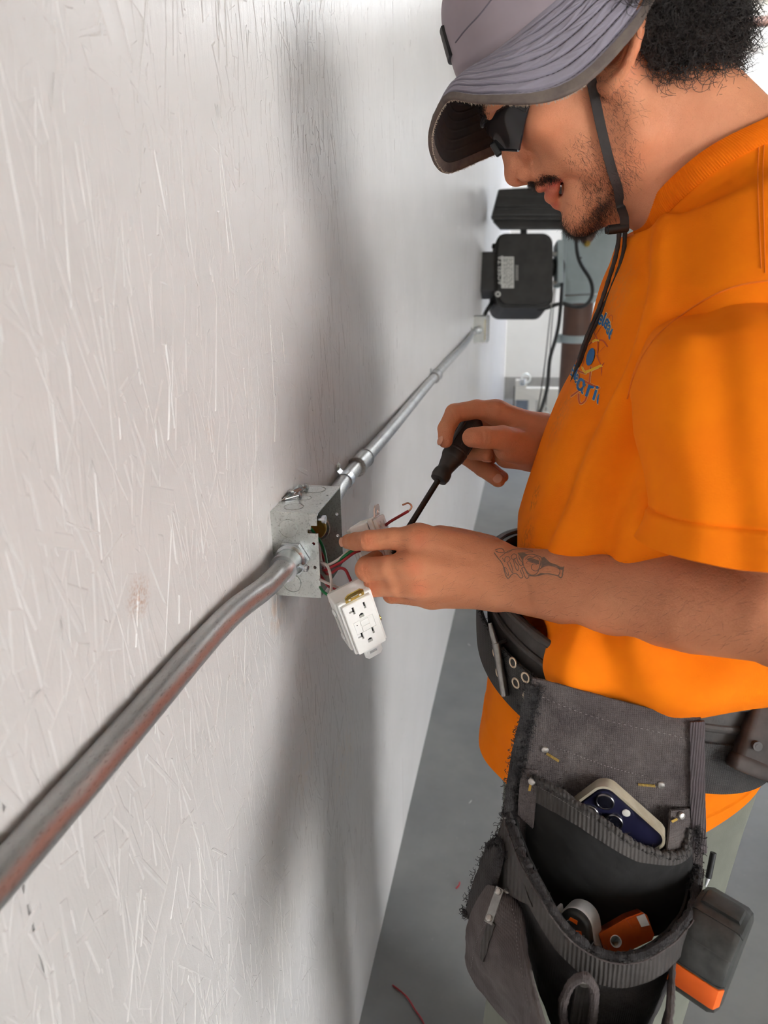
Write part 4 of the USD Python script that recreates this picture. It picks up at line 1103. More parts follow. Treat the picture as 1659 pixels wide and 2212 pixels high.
# the binding wraps the rim
tb = []
for s_, w in ((1, .915), (1, .95), (1, .985)): tb.append(BW[int(w * (NB_ - 1))] + bn[int(w * (NB_ - 1))] * .0010)
edge = BW[-1] - bn[-1] * .0012; dirn = norm(BW[-1] - BW[-4])
tb += [BW[-1] + bn[-1] * .0005 + dirn * .0006, edge + dirn * .0012, BW[-1] - bn[-1] * .0031 + dirn * .0004, BW[int(.95 * (NB_ - 1))] - bn[-1] * .0036, BW[int(.90 * (NB_ - 1))] - bn[-1] * .0032]
TBG = np.array(tb); TBG = TBG + (.0007 * (meshkit.noise(np.stack([np.broadcast_to(A_ * 40, TBG.shape[:2])] * 3, -1) * np.array([1, 0, 0]) + np.arange(len(tb))[:, None, None] * .7, 3) - .5))[..., None] * bn[-1]
part('brim_binding', gridmesh(TBG, True), M_TRIM, hat, smooth=60, label='worn brown binding of the brim')
fr = []
frng = np.random.default_rng(4)
for i in range(0, NA):
    if not (A_[i] < 1.35 or A_[i] > 5.3): continue
    for _ in range(5):
        t0 = BW[-1, i] - bn[-1, i] * .0030 + dirn[i] * .0004; j = (i + 1) % NA
        t0 = t0 + (BW[-1, j] - BW[-1, i]) * frng.random(); fr.append(np.array([t0, t0 + norm(dirn[i] * frng.uniform(-.2, .6) - bn[-1, i] + frng.normal(0, .5, 3)) * frng.uniform(.0008, .0024)]))
curves('brim_fray', fr, [np.array([.0005, .0003])] * len(fr), M_FRAY, hat)
# crown
prof = [(0, 115.5, -99, 82), (10, 115, -99, 82), (26, 111.5, -98, 81), (50, 105, -95, 79), (72, 90, -86, 71), (88, 58, -60, 48), (95, 20, -22, 16), (95.5, 1, -4, 2)]
cr = []
for h, fr_, bk, b_ in prof:
    a_, c_ = (fr_ - bk) / 2, (fr_ + bk) / 2; r = 1 / np.sqrt((np.cos(A_) / a_) ** 2 + (np.sin(A_) / b_) ** 2)
    q = np.stack([c_ + r * np.cos(A_), 0 * A_, r * np.sin(A_)], 1); q[:, 1] = hatplane(q[:, 0]) + h; cr.append(q)
cr = PchipInterpolator(np.arange(len(prof)), np.array(cr), axis=0)(np.linspace(0, len(prof) - 1, 70))
CRW = to_w(cr.reshape(-1, 3)).reshape(cr.shape)
cn = vnormals(*gridmesh(CRW, True)).reshape(CRW.shape); cn *= np.sign((cn * (CRW - CRW.mean(1, keepdims=True))).sum())
CRW = CRW + cn * (.004 * (meshkit.fbm(CRW * 14, 3, 6) - .5))[..., None]
cv_, cf_ = gridmesh(CRW, True)
if (vnormals(cv_, cf_) * cn.reshape(-1, 3)).sum() < 0: cf_ = cf_[:, ::-1]
crown = part('crown', (cv_, cf_), M_HATC, hat, smooth=50, label='mauve-grey crown')
ON_CR = Onto(trimesh.Trimesh(cv_, cf_, process=False))
for pl in ([(1064, -4), (1036, 32), (1006, 64), (984, 92)],):
    p, n = ON_CR(spline(np.column_stack([pl, np.zeros(len(pl))]), 24)[:, :2], -.0001); p = p[~np.isnan(p).any(1)]
    if len(p) > 4: part('crown_seam', sweep(p, .0007, 6), M_THREAD, crown)
M_BLACKP = M('black_rubber', (0.012, 0.012, 0.013), 0.45)
lq = [tr(f, u, l) for f, u, l in ((99, 116, 0),)]
pt_ = []
for l in np.linspace(-22, 22, 9):
    rowp = []
    for h in (24, 32, 40, 48): rowp.append(to_w(np.array([[np.interp(h, [10, 26, 50, 72], [115, 111.5, 105, 90]) - abs(l) ** 2 * .0080 + 1.2, 72 + h, l]]))[0])
    pt_.append(rowp)
pv_, pf_ = gridmesh(np.array(pt_)); 
if (vnormals(pv_, pf_) @ FH).mean() < 0: pf_ = pf_[:, ::-1]
part('label_patch', solidify((pv_ + FH * .0018, pf_), .0030), M_BLACKP, crown, label='black front label')
# chin strap, toggle and cords
ON_B = Onto(BODY)
sp_, sn_ = ON_B(np.array([(1281, 182), (1288, 222), (1296, 262), (1305, 300), (1315, 338), (1325, 376), (1335, 412), (1343, 446)]), .0022)
top_ = HS(1268, 128, 90)
last = sp_[-1]
TG = HS(1334, 494, 36)
strap = np.vstack([[HS(1262, 105, 94), top_], sp_, [HS(1349, 474, 38), HS(1349, 492, 36)]])
strap = spline(strap, 60)
part('chin_strap', sweep(strap, 1.0, up=LH, section=np.array([(-.0037, -.0006), (.0037, -.0006), (.0037, .0006), (-.0037, .0006)])) if False else sweep(strap, 1.0, up=np.cross(norm(strap[-1] - strap[0]), LH), section=np.array([(-.0006, -.0040), (.0006, -.0040), (.0006, .0040), (-.0006, .0040)])), M_LIN, hat, smooth=40, label='flat black chin strap')
t0, t1 = HS(1311, 497, 38), HS(1358, 491, 34)
tgax = norm(t1 - t0)
part('cord_toggle', cat(place(lathe([(.0030, 0), (.0041, .0008), (.0043, .003), (.0043, np.linalg.norm(t1 - t0) - .003), (.0038, np.linalg.norm(t1 - t0) - .0006), (.002, np.linalg.norm(t1 - t0))], 24), frame(t1 - t0), t0), cyl(t0 - tgax * .0012, t0 + tgax * .002, .0033, 20)), M_BLACKP, hat, smooth=40, label='black barrel toggle')
for k, pl in enumerate(([(1338, 500, 34), (1333, 540, 30), (1316, 600, 26), (1296, 660, 22), (1277, 705, 18), (1260, 748, 14), (1244, 800, 10), (1228, 845, 4)], [(1350, 500, 30), (1348, 535, 28), (1334, 590, 26), (1312, 645, 22), (1290, 692, 18), (1270, 735, 14), (1247, 798, 10), (1226, 850, 3)])):
    pp = spline(np.array([HS(*a) for a in pl]), 50)
    part('chin_cord', sweep(pp, .0021 + .0002 * np.sin(np.arange(50) * 1.9), 10), M_LIN, hat)

# ---------------------------------------------------------------- sunglasses
gl = thing('sunglasses', 'black wraparound safety glasses worn under the hat brim', 'sunglasses', tr(100, 22, 0))
M_LENS = M('smoked_lens', (0.012, 0.012, 0.015), 0.06, coat=0.0, spec=0.45)
M_GFR = M('glasses_frame', (0.015, 0.015, 0.016), 0.35)
gp = [[(1083, 326, 3), (1090, 327.5, 16), (1103, 329, 31), (1121, 331, 46)], [(1062, 306, 1), (1082, 292, 24), (1106, 288, 44), (1130, 290, 57)], [(1044, 286, 0), (1064, 248, 27), (1097, 236, 49), (1141, 258, 62)], [(1034, 262, 0), (1060, 212, 29), (1100, 198, 51), (1152, 224, 66)], [(1030, 240, 0), (1060, 184, 30), (1104, 170, 52), (1160, 196, 68)]]
gq = np.array([[ful(HS(*a))[0] for a in r] for r in gp]); gq[:, 0, 2] = 0
gq = np.concatenate([gq[:, :0:-1] * np.array([1, 1, -1]), gq], 1)
uu = np.arange(gq.shape[1]); vv = np.arange(gq.shape[0])
from scipy.ndimage import gaussian_filter
LG = PchipInterpolator(vv, PchipInterpolator(uu, gq, axis=1)(np.linspace(0, uu[-1], 60)), axis=0)(np.linspace(0, vv[-1], 30))
LG = np.stack([gaussian_filter(LG[..., k], (2.2, 3.0), mode='nearest') for k in range(3)], -1)
LW = to_w(LG.reshape(-1, 3)).reshape(LG.shape)
v, f = gridmesh(LW)
if (vnormals(v, f) @ FH).mean() < 0: f = f[:, ::-1]
part('lens', solidify((v, f), .0018), M_LENS, gl, smooth=60)
part('brow_rim', sweep(np.vstack([LW[8:22, 30 - 9]]) + FH * .003, .0012, 8), M_GFR, gl)
part('lower_rim', sweep(LW[0], .0011, 8), M_GFR, gl); part('brow_bar', sweep(LW[18] - FH * -.0005, .0019, 8, flat=(1, 1.5)), M_GFR, gl)
part('nose_bridge', place(rbox(.007, .011, .014, .002), AH[:, [0, 2, 1]], HS(1072, 322, 0)), M_GFR, gl)
for s in (-1, 1): part('temple', sweep(spline(np.array([to_w(ful(HS(1150, 222, 66)) * np.array([1, 1, s]))[0], tr(60, 28, 72 * s), tr(20, 24, 75 * s), tr(-14, 16, 76 * s), tr(-24, 0, 74 * s)]), 30), .0022, 8, flat=(1, 1.6)), M_GFR, gl)

# ---------------------------------------------------------------- teeth, hair, beard
M_TOOTH = M('teeth', (0.78, 0.74, 0.64), 0.2, spec=0.6); M_MOUTH = M('inner_mouth', (0.16, 0.035, 0.03), 0.5)
for k in range(-4, 5):
    a = k * .34; c = tr(74 + 15 * math.cos(a), -46.0 + .6 * abs(k) * .3, 17.5 * math.sin(a))
    R = np.column_stack([norm(FH * math.cos(a) + LH * math.sin(a)), norm(-FH * math.sin(a) + LH * math.cos(a)), UH])
    part('tooth', place(rbox(.0035, .0066 if abs(k) < 3 else .006, .0088, .0014), R, c), M_TOOTH, person)
part('tongue', place((trimesh.creation.icosphere(3).vertices * np.array([.018, .0035, .017]), trimesh.creation.icosphere(3).faces), AH, tr(68, -52, 0)), M_MOUTH, person)
M_HAIR = M('black_hair', (0.016, 0.012, 0.011), 0.42, spec=0.5)
hf = Field(); hf.ell(tr(-24, 38), (.086, .078, .083), AH, .02); hf.ell(tr(-62, -4), (.040, .046, .060), AH, .03)
hv, hfa = hf.mesh(tr(0, 0) - .22, tr(0, 0) + .22, .004)
hq = ful(hv); hv = hv + vnormals(hv, hfa) * (.016 * (meshkit.fbm(hv * 55, 3, 2) - .45))[:, None]
kp = (hq[:, 1] < 74) & (hq[:, 0] < -14 - np.abs(hq[:, 1] - 20) * .12) & (hq[:, 1] < 92) & (hq[:, 1] > -50)
part('hair', (hv, hfa[kp[hfa].all(1)]), M_HAIR, person, smooth=True, label='thick black curly hair')
hrng = np.random.default_rng(21)
idx = np.nonzero(kp & (hq[:, 1] < 52))[0]
hn = vnormals(hv, hfa)
S, W = [], []
for i in hrng.choice(idx, 6500):
    p0 = hv[i] - hn[i] * .004; n0 = hn[i]
    L = hrng.uniform(.014, .034); m_ = 22; t = np.linspace(0, 1, m_)
    dn = norm(n0 * hrng.uniform(.5, 1.1) + np.array([0, 0, -1]) * hrng.uniform(-.25, .35) - FH * .35 + hrng.normal(0, .3, 3))
    R = frame(dn); ph = hrng.uniform(0, 6.28); fr = hrng.uniform(1.0, 1.9); am = hrng.uniform(.003, .0062)
    S.append(p0 + dn * (t * L)[:, None] + (R[:, 0] * np.cos(ph + fr * 6.28 * t)[:, None] + R[:, 1] * np.sin(ph + fr * 6.28 * t)[:, None]) * (am * np.minimum(1, t * 4))[:, None] - R[:, 0] * am * math.cos(ph) * 0)
    W.append(np.linspace(.00060, .00024, m_))
curves('hair_curls', S, W, M_HAIR, person)
# beard, moustache, brows: short hairs rooted on the skin
bq = ful(sv); bnrm = vnormals(sv, sf)


def grow(poly, rad, count, length, lean, seed, dens=1.0, width=.00017, both=True, avoid=None):
    r = np.random.default_rng(seed); pl = spline(np.array(poly, float), 60)
    pl = np.vstack([pl, pl * np.array([1, 1, -1])]) if both else pl
    dist = cKDTree(pl).query(bq)[0]; wgt = np.clip(1 - dist / rad, 0, 1) ** dens
    wgt[(bq[:, 1] < -110) | (np.abs(sv[:, 1] - TRG[1]) > .2)] = 0
    if avoid is not None: wgt[avoid] = 0
    i = r.choice(len(bq), count, p=wgt / wgt.sum()); S, W = [], []
    for k in i:
        n0 = bnrm[k]; t = np.linspace(0, 1, 5); L = length * r.uniform(.5, 1.3)
        d = norm(n0 * .45 + to_d(lean, bq[k, 2]) + r.normal(0, .5, 3)); d2 = norm(d + to_d(lean, bq[k, 2]) * .6 + r.normal(0, .6, 3))
        S.append(sv[k] + r.normal(0, .0004, 3) - n0 * .0003 + d * (L * t)[:, None] + (d2 - d) * (L * t * t * .5)[:, None]); W.append(np.linspace(width, width * .5, 5))
    return S, W


def to_d(lean, l): return FH * lean[0] + UH * lean[1] + LH * lean[2] * np.sign(l)


lipd = cKDTree(np.vstack([uplip, lolip])).query(sv)[0] < .0062
M_BEARD = M('beard_hair', (0.020, 0.013, 0.010), 0.5)
B1 = grow([(16, 22, 64), (14, -8, 63), (16, -36, 60), (26, -62, 50), (52, -84, 34), (80, -97, 14), (88, -98, 0)], 24, 4200, .0066, (-.15, -.75, .1), 31, 1.5, avoid=lipd)
B2 = grow([(70, -98, 16), (84, -98, 8), (90, -92, 0), (60, -96, 20)], 17, 2000, .0060, (.15, -.8, 0), 33, .8, avoid=lipd)
B3 = grow([(52, -40, 48), (46, -60, 46), (58, -72, 36)], 20, 1000, .0065, (-.2, -.7, .1), 34, 1.0, avoid=lipd)
curves('beard', B1[0] + B2[0] + B3[0], B1[1] + B2[1] + B3[1], M_BEARD, person, label='short patchy black beard')
MU = grow([(79, -41, 28), (86, -38.5, 20), (93, -37.5, 10), (97, -36, 5)], 9.5, 1700, .0052, (.05, -.75, .45), 35, .9, .00022, avoid=cKDTree(uplip).query(sv)[0] < .0042)
curves('moustache', MU[0], MU[1], M_BEARD, person, label='thin black moustache')
BR = grow([(110, 37, 8), (106, 42, 24), (90, 42, 42)], 10, 700, .008, (-.2, .2, .8), 36, .6, .00026)
curves('eyebrows', BR[0], BR[1], M_BEARD, person)
arng = np.random.default_rng(40)
cand = np.nonzero((sv[:, 2] < 1.26) & (sv[:, 0] > .15) & ((sv[:, 1] < .70) | (sv[:, 1] > .90)) & (bnrm[:, 2] > -.5))[0]
S, W = [], []
for k in arng.choice(cand, 2600):
    t = np.linspace(0, 1, 5); L = arng.uniform(.005, .012); d = norm(bnrm[k] * .35 + np.array([-.7, 0, -.25]) + arng.normal(0, .3, 3))
    S.append(sv[k] + d * (L * t)[:, None] - bnrm[k] * (L * .25 * t * t)[:, None]); W.append(np.linspace(.00010, .00004, 5))
curves('arm_hair', S, W, M_BEARD, person)
# finger nails
M_NAIL = M('finger_nails', (0.66, 0.31, 0.20), 0.35, spec=0.5)
ic = trimesh.creation.icosphere(2)
for dct, outw in ((FL_, -CF), (FR_, -CF)):
    for key, (pts, rr) in dct.items():
        a, b = np.array(pts[-2]), np.array(pts[-1]); d = norm(b - a); bend = norm(np.array(pts[-2]) - np.array(pts[-3])); up = norm(bend - d * (bend @ d) + 1e-6)
        if np.linalg.norm(bend - d * (bend @ d)) < .15: up = norm(outw - d * (outw @ d))
        R = np.column_stack([d, np.cross(up, d), up]); r_ = rr[-1]
        if dct is FR_ and key == 't': continue
        part('nail', place((ic.vertices * np.array([r_ * .72, r_ * .66, r_ * .22]), ic.faces), R, b + up * r_ * .84 + d * r_ * .25), M_NAIL, person)
# ---------------------------------------------------------------- tool belt, pouch and what it carries
def weave(period, strength=.5, dist=.0004, dirs=('x', 'z'), dust=(0.135, 0.122, 0.115), dusty=0.35):
    def ex(n, l, co):
        for i, d_ in enumerate(dirs):
            n[f'w{i}'] = ('wave_texture', {'wave_type': 'bands', 'bands_direction': d_, 'scale': .314 / period, 'distortion': 0.6, 'detail': 1.0, 'detail_scale': 2.0}); l.append((co, f'w{i}.vector'))
        n['wm'] = ('math', {'math_type': 'multiply' if len(dirs) > 1 else 'add'}); l.append(('w0.fac', 'wm.value1'))
        if len(dirs) > 1: l.append(('w1.fac', 'wm.value2'))
        n['bw'] = ('bump', {'strength': strength, 'distance': dist}); l += [('wm.value', 'bw.height'), ('bw.normal', 'b.normal')]
        cur = next(a for a, b in l if b == 'p.base_color'); l.remove((cur, 'p.base_color'))
        n['dn'] = ('noise_texture', {'scale': 13.0, 'detail': 7.0, 'roughness': 0.7}); n['dr'] = ('map_range', {'from_min': 0.46, 'from_max': 0.72, 'to_max': dusty, 'clamp': True})
        n['dm'] = ('mix', {'color2': dust}); l += [(co, 'dn.vector'), ('dn.fac', 'dr.value'), ('dr.result', 'dm.fac'), (cur, 'dm.color1'), ('dm.color', 'p.base_color')]
    return ex


M_CANV = M('worn_black_canvas', (0.056, 0.043, 0.043), 0.85, var=(0.088, 0.071, 0.068), vscale=26, bump=0.25, bscale=700, bdist=0.0006, extra=weave(.0018, .7, .0005, dusty=.5))
M_CANVD = M('black_canvas', (0.016, 0.014, 0.0145), 0.85, var=(0.026, 0.022, 0.023), vscale=26, bump=0.25, bscale=700, bdist=0.0006, extra=weave(.0018, .7, .0005, dusty=.25))
M_WEB = M('black_ribbed_webbing', (0.034, 0.029, 0.027), 0.8, var=(0.055, 0.048, 0.045), vscale=30, bump=0.2, bscale=800, bdist=0.0005, extra=weave(.0034, .9, .0009, dirs=('x',), dusty=.4))
M_WEBV = M('faded_edge_webbing', (0.085, 0.066, 0.072), 0.85, var=(0.060, 0.048, 0.052), vscale=40, bump=0.2, bscale=800, bdist=0.0005, extra=weave(.0022, .8, .0007, dirs=('x',), dusty=.3))
M_NYL = M('black_belt_nylon', (0.018, 0.017, 0.017), 0.7, var=(0.030, 0.028, 0.027), vscale=40, bump=0.2, bscale=800, bdist=0.0004, extra=weave(.0020, .7, .0005, dusty=.2))
M_PAD = M('black_padded_leather', (0.026, 0.023, 0.022), 0.6, var=(0.055, 0.048, 0.044), vscale=34, bump=0.5, bscale=160, bdist=0.001)
M_FRAYB = M('black_frayed_thread', (0.018, 0.015, 0.016), 0.9)
M_STITCH = M('grey_stitching', (0.20, 0.175, 0.17), 0.8); M_YSTITCH = M('yellow_stitching', (0.42, 0.27, 0.05), 0.8)
M_RIVET = M('worn_steel_rivet', (0.55, 0.52, 0.49), 0.35, 1.0, var=(0.40, 0.37, 0.34), vscale=300)
M_EYE = M('pale_eyelet_metal', (0.72, 0.60, 0.45), 0.32, 1.0)
M_BUCK = M('gunmetal_buckle', (0.30, 0.29, 0.28), 0.28, 1.0, var=(0.22, 0.21, 0.20), vscale=120)
prng = np.random.default_rng(77)


def band(z0, z1, grow_, thick, dx=.0, n=20, bulge=0.0, slope=-.02):
    """a belt round the waist: sheet between two heights, grow_ outside the shirt"""
    rows_ = []
    for k in range(n):
        u = k / (n - 1); z = z0 + (z1 - z0) * u
        r = ring(.3945 + dx, .753, z, .1435 + grow_, .168 + min(grow_, .0165), slope, 2.3, YAW); c = r.mean(0)
        d = norm((r - c) * np.array([1, 1, 0])); rows_.append(r + d * bulge * (1 - (2 * u - 1) ** 2))
    v, f = gridmesh(np.array(rows_), True)
    if (vnormals(v, f) * (v - v.mean(0)) * np.array([1, 1, 0])).sum() < 0: f = f[:, ::-1]
    return solidify((v, f), thick), trimesh.Trimesh(v, f, process=False)


belt = thing('tool_belt', 'black padded tool belt with steel roller buckle and eyelets round the waist', 'belt', (.395, .753, 1.03))
pb, PADM = band(.985, 1.080, .0075, .006, bulge=.004, slope=-.25)
part('padding', pb, M_PAD, belt, smooth=50)
for z in (1.080, 1.056):
    r = ring(.3945, .753, z, .1435 + .0105, .168 + .0095, -.25, 2.3, YAW); part('padding_roll', sweep(np.vstack([r, r[:1]]), .0042, 10, caps=False), M_PAD, belt)
nb_, NYM = band(.990, 1.044, .0180, .003, dx=-.005, bulge=.001, slope=-.25)
part('strap', nb_, M_NYL, belt, smooth=50)
ON_BELT = Onto(NYM)


def torus(c, n, R, r, m=28, k=10):
    a = np.linspace(0, 2 * math.pi, m, endpoint=False); F_ = frame(n); p = c + R * (np.cos(a)[:, None] * F_[:, 0] + np.sin(a)[:, None] * F_[:, 1])
    return sweep(np.vstack([p, p[:1]]), r, k, up=n, caps=False)


for px in ((1071, 1410), (1078, 1453), (1109, 1431), (1115, 1475), (1136, 1463), (1139, 1505)):
    p, n = ON_BELT([px], .0004)
    if not np.isnan(p).any():
        part('eyelet', torus(p[0], n[0], .0046, .0011), M_EYE, belt); part('eyelet_hole', place(lathe([(.0040, 0), (.0040, .0005)], 20), frame(n[0]), p[0] - n[0] * .0003), M_DARK, belt)
p, n = ON_BELT([(1087, 1422), (1094, 1462)], .0050)
ax_ = norm(p[1] - p[0]); n0 = n[0]; p[0] = p[0] - ax_ * .0125
part('buckle_roller', place(lathe([(.0032, 0), (.0042, .0006), (.0042, .0525), (.0032, .0531)], 24), frame(ax_), p[0] - ax_ * .004), M_BUCK, belt, label='steel buckle roller')
part('buckle_prong', sweep(np.array([p[0] - ax_ * .024 + n0 * .003, p[0] - ax_ * .014 + n0 * .002, p[0] + ax_ * .002]), [.0020, .0032, .0034], 12), M_BUCK, belt)
part('buckle_frame', sweep(np.vstack([[p[0] - ax_ * .004 - n0 * .012], [p[0] - ax_ * .002]]), .0022, 10), M_BUCK, belt)
bh_pts = [p[0] + ax_ * k for k in (.014, .034)]
for q in bh_pts:
    t_ = np.cross(ax_, n0); part('buckle_pin', sweep(np.array([q + t_ * .009 - n0 * .0045, q + t_ * .005 - n0 * .001, q - t_ * .001 + n0 * .001]), .0017, 8), M_BUCK, belt)
# strap of the belt seen again behind the pouch, and frayed upper edge
fr = []
for k in range(NT):
    r0 = NYM.vertices.reshape(-1, NT, 3)[-1, k]
    if r0[1] < .84 and r0[0] < .40:
        for _ in range(5): fr.append(np.array([r0 + prng.normal(0, .001, 3), r0 + prng.normal(0, .0018, 3) + np.array([0, 0, .0012])]))
curves('fray', fr, [np.array([.0006, .0004])] * len(fr), M_FRAYB, belt)

pouch = thing('tool_pouch', 'worn black canvas tool pouch with frayed pockets hanging from the belt at the hip', 'tool pouch', (.36, .55, .95))


def yp(z): return .5600 - .019 * (1.06 - z) / .1


def Q(px, py, off=0.0):
    """the point at a pixel on the pouch's back panel, off metres out from it"""
    y = .56
    for _ in range(6): y = float(yp(on_plane(px, py, 1, y)[2])) - off
    return on_plane(px, py, 1, y)


def sheet(rows_px, th=.003, nu=60, nv=40, ripple=.0012, seed=0, fn=Q, flip=None):
    """cloth patch through rows of (px, py, off) points"""
    g = np.array([[fn(*c) for c in r] for r in rows_px]); 
    g = CubicSpline(np.linspace(0, 1, g.shape[1]), g, axis=1)(np.linspace(0, 1, nu)) if g.shape[1] > 2 else g[:, :1] + (g[:, 1:] - g[:, :1]) * np.linspace(0, 1, nu)[None, :, None]
    g = CubicSpline(np.linspace(0, 1, g.shape[0]), g, axis=0)(np.linspace(0, 1, nv)) if g.shape[0] > 2 else g[:1] + (g[1:] - g[:1]) * np.linspace(0, 1, nv)[:, None, None]
    v, f = gridmesh(g); n = vnormals(v, f)
    if (n * (CAM - v)).sum(1).mean() < 0: f = f[:, ::-1]; n = -n
    v = v + n * (ripple * 2 * (meshkit.fbm(v * 60, 3, seed) - .5))[:, None]
    return (v, f), trimesh.Trimesh(v, f, process=False), v.reshape(nv, nu, 3)


pan, PANM, PG = sheet([[(1150, 1466, 0), (1270, 1496, .003), (1400, 1530, .003), (1515, 1552, 0)], [(1132, 1560, 0), (1260, 1590, .004), (1400, 1620, .004), (1513, 1640, 0)], [(1112, 1660, 0), (1250, 1690, .003), (1390, 1715, .003), (1515, 1735, 0)], [(1096, 1770, 0), (1240, 1800, 0), (1390, 1825, 0), (1518, 1845, 0)], [(1090, 1900, -.004), (1240, 1920, -.004), (1390, 1940, -.004), (1510, 1950, -.004)]], ripple=.0022, nu=90, nv=90)
part('back_panel', solidify(pan, .003), M_CANV, pouch, smooth=50)
ON_PAN = Onto(PANM)


def strip(pts, w, th=.0022, wob=.0, onto=None, off=.0012, nrm_=None, n=70):
    """edging tape along pixel points laid on a surface"""
    q = spline(np.column_stack([pts, np.zeros(len(pts))]), n)[:, :2]; p_, n_ = onto(q, off)
    ok = ~np.isnan(p_).any(1); p_, n_ = p_[ok], n_[ok]
    t_ = norm(np.gradient(p_, axis=0)); s_ = norm(np.cross(t_, n_))
    g = np.stack([p_ + s_ * w * a + n_ * (.0008 * (1 - a * a * 4)) for a in np.linspace(-.5, .5, 9)], 1)
    g = g + (n_ * (wob * (meshkit.noise(p_ * 180, 5) - .5))[:, None])[:, None]
    v, f = gridmesh(g)
    if (vnormals(v, f) * (CAM - v)).sum() < 0: f = f[:, ::-1]
    return solidify((v, f), th), p_, n_, s_


stp, lp_, ln_, ls_ = strip([(1152, 1478), (1142, 1530), (1128, 1590), (1116, 1650), (1106, 1710), (1099, 1762)], .0120, onto=ON_PAN, off=.0030, wob=.002)
part('edge_binding', stp, M_CANVD, pouch, smooth=50)
stp2, rp_, rn_, rs_ = strip([(1504, 1556), (1504, 1620), (1505, 1700), (1507, 1780), (1509, 1838)], .0125, onto=ON_PAN, off=.0030, wob=.0006)
part('edge_binding', stp2, M_WEBV, pouch, smooth=50, label='faded ribbed edge webbing')
# stitches and rivets
def stitches(pts, onto, mat, prnt, name='stitching', dash=3, n=140, r=.00032, off=.0006):
    q = spline(np.column_stack([pts, np.zeros(len(pts))]), n)[:, :2]; p_, n_ = onto(q, off); L = []
    for i in range(0, n - dash, dash + 2):
        s = p_[i:i + dash]
        if not np.isnan(s).any(): L.append(sweep(s, r, 4))
    if L: part(name, cat(*L), mat, prnt, smooth=False, kind='stuff')


stitches([(1160, 1500), (1230, 1530), (1340, 1563), (1440, 1585), (1490, 1597)], ON_PAN, M_STITCH, pouch)
stitches([(1196, 1612), (1260, 1636), (1330, 1660), (1400, 1677)], ON_PAN, M_STITCH, pouch)
stitches([(1150, 1500), (1138, 1560), (1126, 1620)], ON_PAN, M_STITCH, pouch)


def rivet(px, onto, r=.0033, prnt=None, off=0.0, name='rivet', mat=None):
    p_, n_ = onto([px], off)
    if np.isnan(p_).any(): return
    part(name, place(lathe([(r, -.001), (r, .0008), (r * .82, .0016), (r * .4, .0020), (0, .0021)], 20), frame(n_[0]), p_[0]), mat or M_RIVET, prnt or pouch)


for px in ((1177, 1619), (1428, 1695)): rivet(px, ON_PAN)
def bartack(a, b, onto, prnt):
    L = []; a, b = np.array(a, float), np.array(b, float); d = (b - a) / 14; pn = np.array([-d[1], d[0]]) / np.linalg.norm(d) * 2.6
    for i in range(14):
        p_, n_ = onto(np.array([a + d * i - pn, a + d * (i + .5) + pn]), .0007)
        if not np.isnan(p_).any(): L.append(sweep(p_, .0004, 4))
    if L: part('bartack', cat(*L), M_YSTITCH, prnt, smooth=False, kind='stuff')


bartack((1181, 1627), (1208, 1644), ON_PAN, pouch); bartack((1379, 1694), (1416, 1697), ON_PAN, pouch)
# the phone pocket: a bulging front layer whose rim sags open
ppk, PPM, PPG = sheet([[(1141, 1676, .006), (1196, 1702, .024), (1251, 1738, .034), (1300, 1772, .038), (1345, 1806, .038), (1390, 1832, .034), (1445, 1848, .026), (1476, 1838, .016), (1490, 1790, .006)],
                       [(1138, 1730, .006), (1192, 1760, .026), (1246, 1790, .038), (1296, 1822, .042), (1342, 1850, .042), (1388, 1868, .038), (1440, 1872, .028), (1478, 1864, .016), (1496, 1842, .006)],
                       [(1136, 1830, .004), (1190, 1860, .020), (1246, 1890, .030), (1296, 1912, .034), (1342, 1926, .034), (1388, 1930, .030), (1440, 1926, .022), (1480, 1912, .012), (1500, 1900, .004)],
                       [(1136, 1960, .002), (1190, 1990, .010), (1246, 2010, .016), (1296, 2022, .018), (1342, 2030, .018), (1388, 2030, .016), (1440, 2020, .012), (1480, 2010, .006), (1500, 2000, .002)]], ripple=.0016, nu=100, nv=60)
part('phone_pocket', solidify(gridmesh(PPG[:19])if (vnormals(*gridmesh(PPG[:19])) * (CAM - gridmesh(PPG[:19])[0])).sum() > 0 else (gridmesh(PPG[:19])[0], gridmesh(PPG[:19])[1][:, ::-1]), .003), M_WEB, pouch, smooth=50, label='ribbed webbing face of the phone pocket')
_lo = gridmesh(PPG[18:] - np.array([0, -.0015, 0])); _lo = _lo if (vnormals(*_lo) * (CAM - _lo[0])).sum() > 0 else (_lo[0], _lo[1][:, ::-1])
M_SHADEIN = M('inner_cloth_painted_shade', (0.008, 0.0075, 0.0075), 0.95, bump=.2, bscale=500)  # near-black colour paints in the shade inside the pockets
part('pocket_lower_shade', solidify(_lo, .003), M_SHADEIN, pouch, smooth=50)  # lower rows of the phone pocket, darkened by colour to read as shade
ON_PP = Onto(PPM)
def tube_edge(pts, r, mat, name, prnt, wob=.0, n=None, lab=None):
    n = n or len(pts) * 3; q = spline(pts, n); part(name, sweep(q, r * (1 + wob * (meshkit.noise(q * 400, 4) - .5)), 8), mat, prnt, label=lab); return q


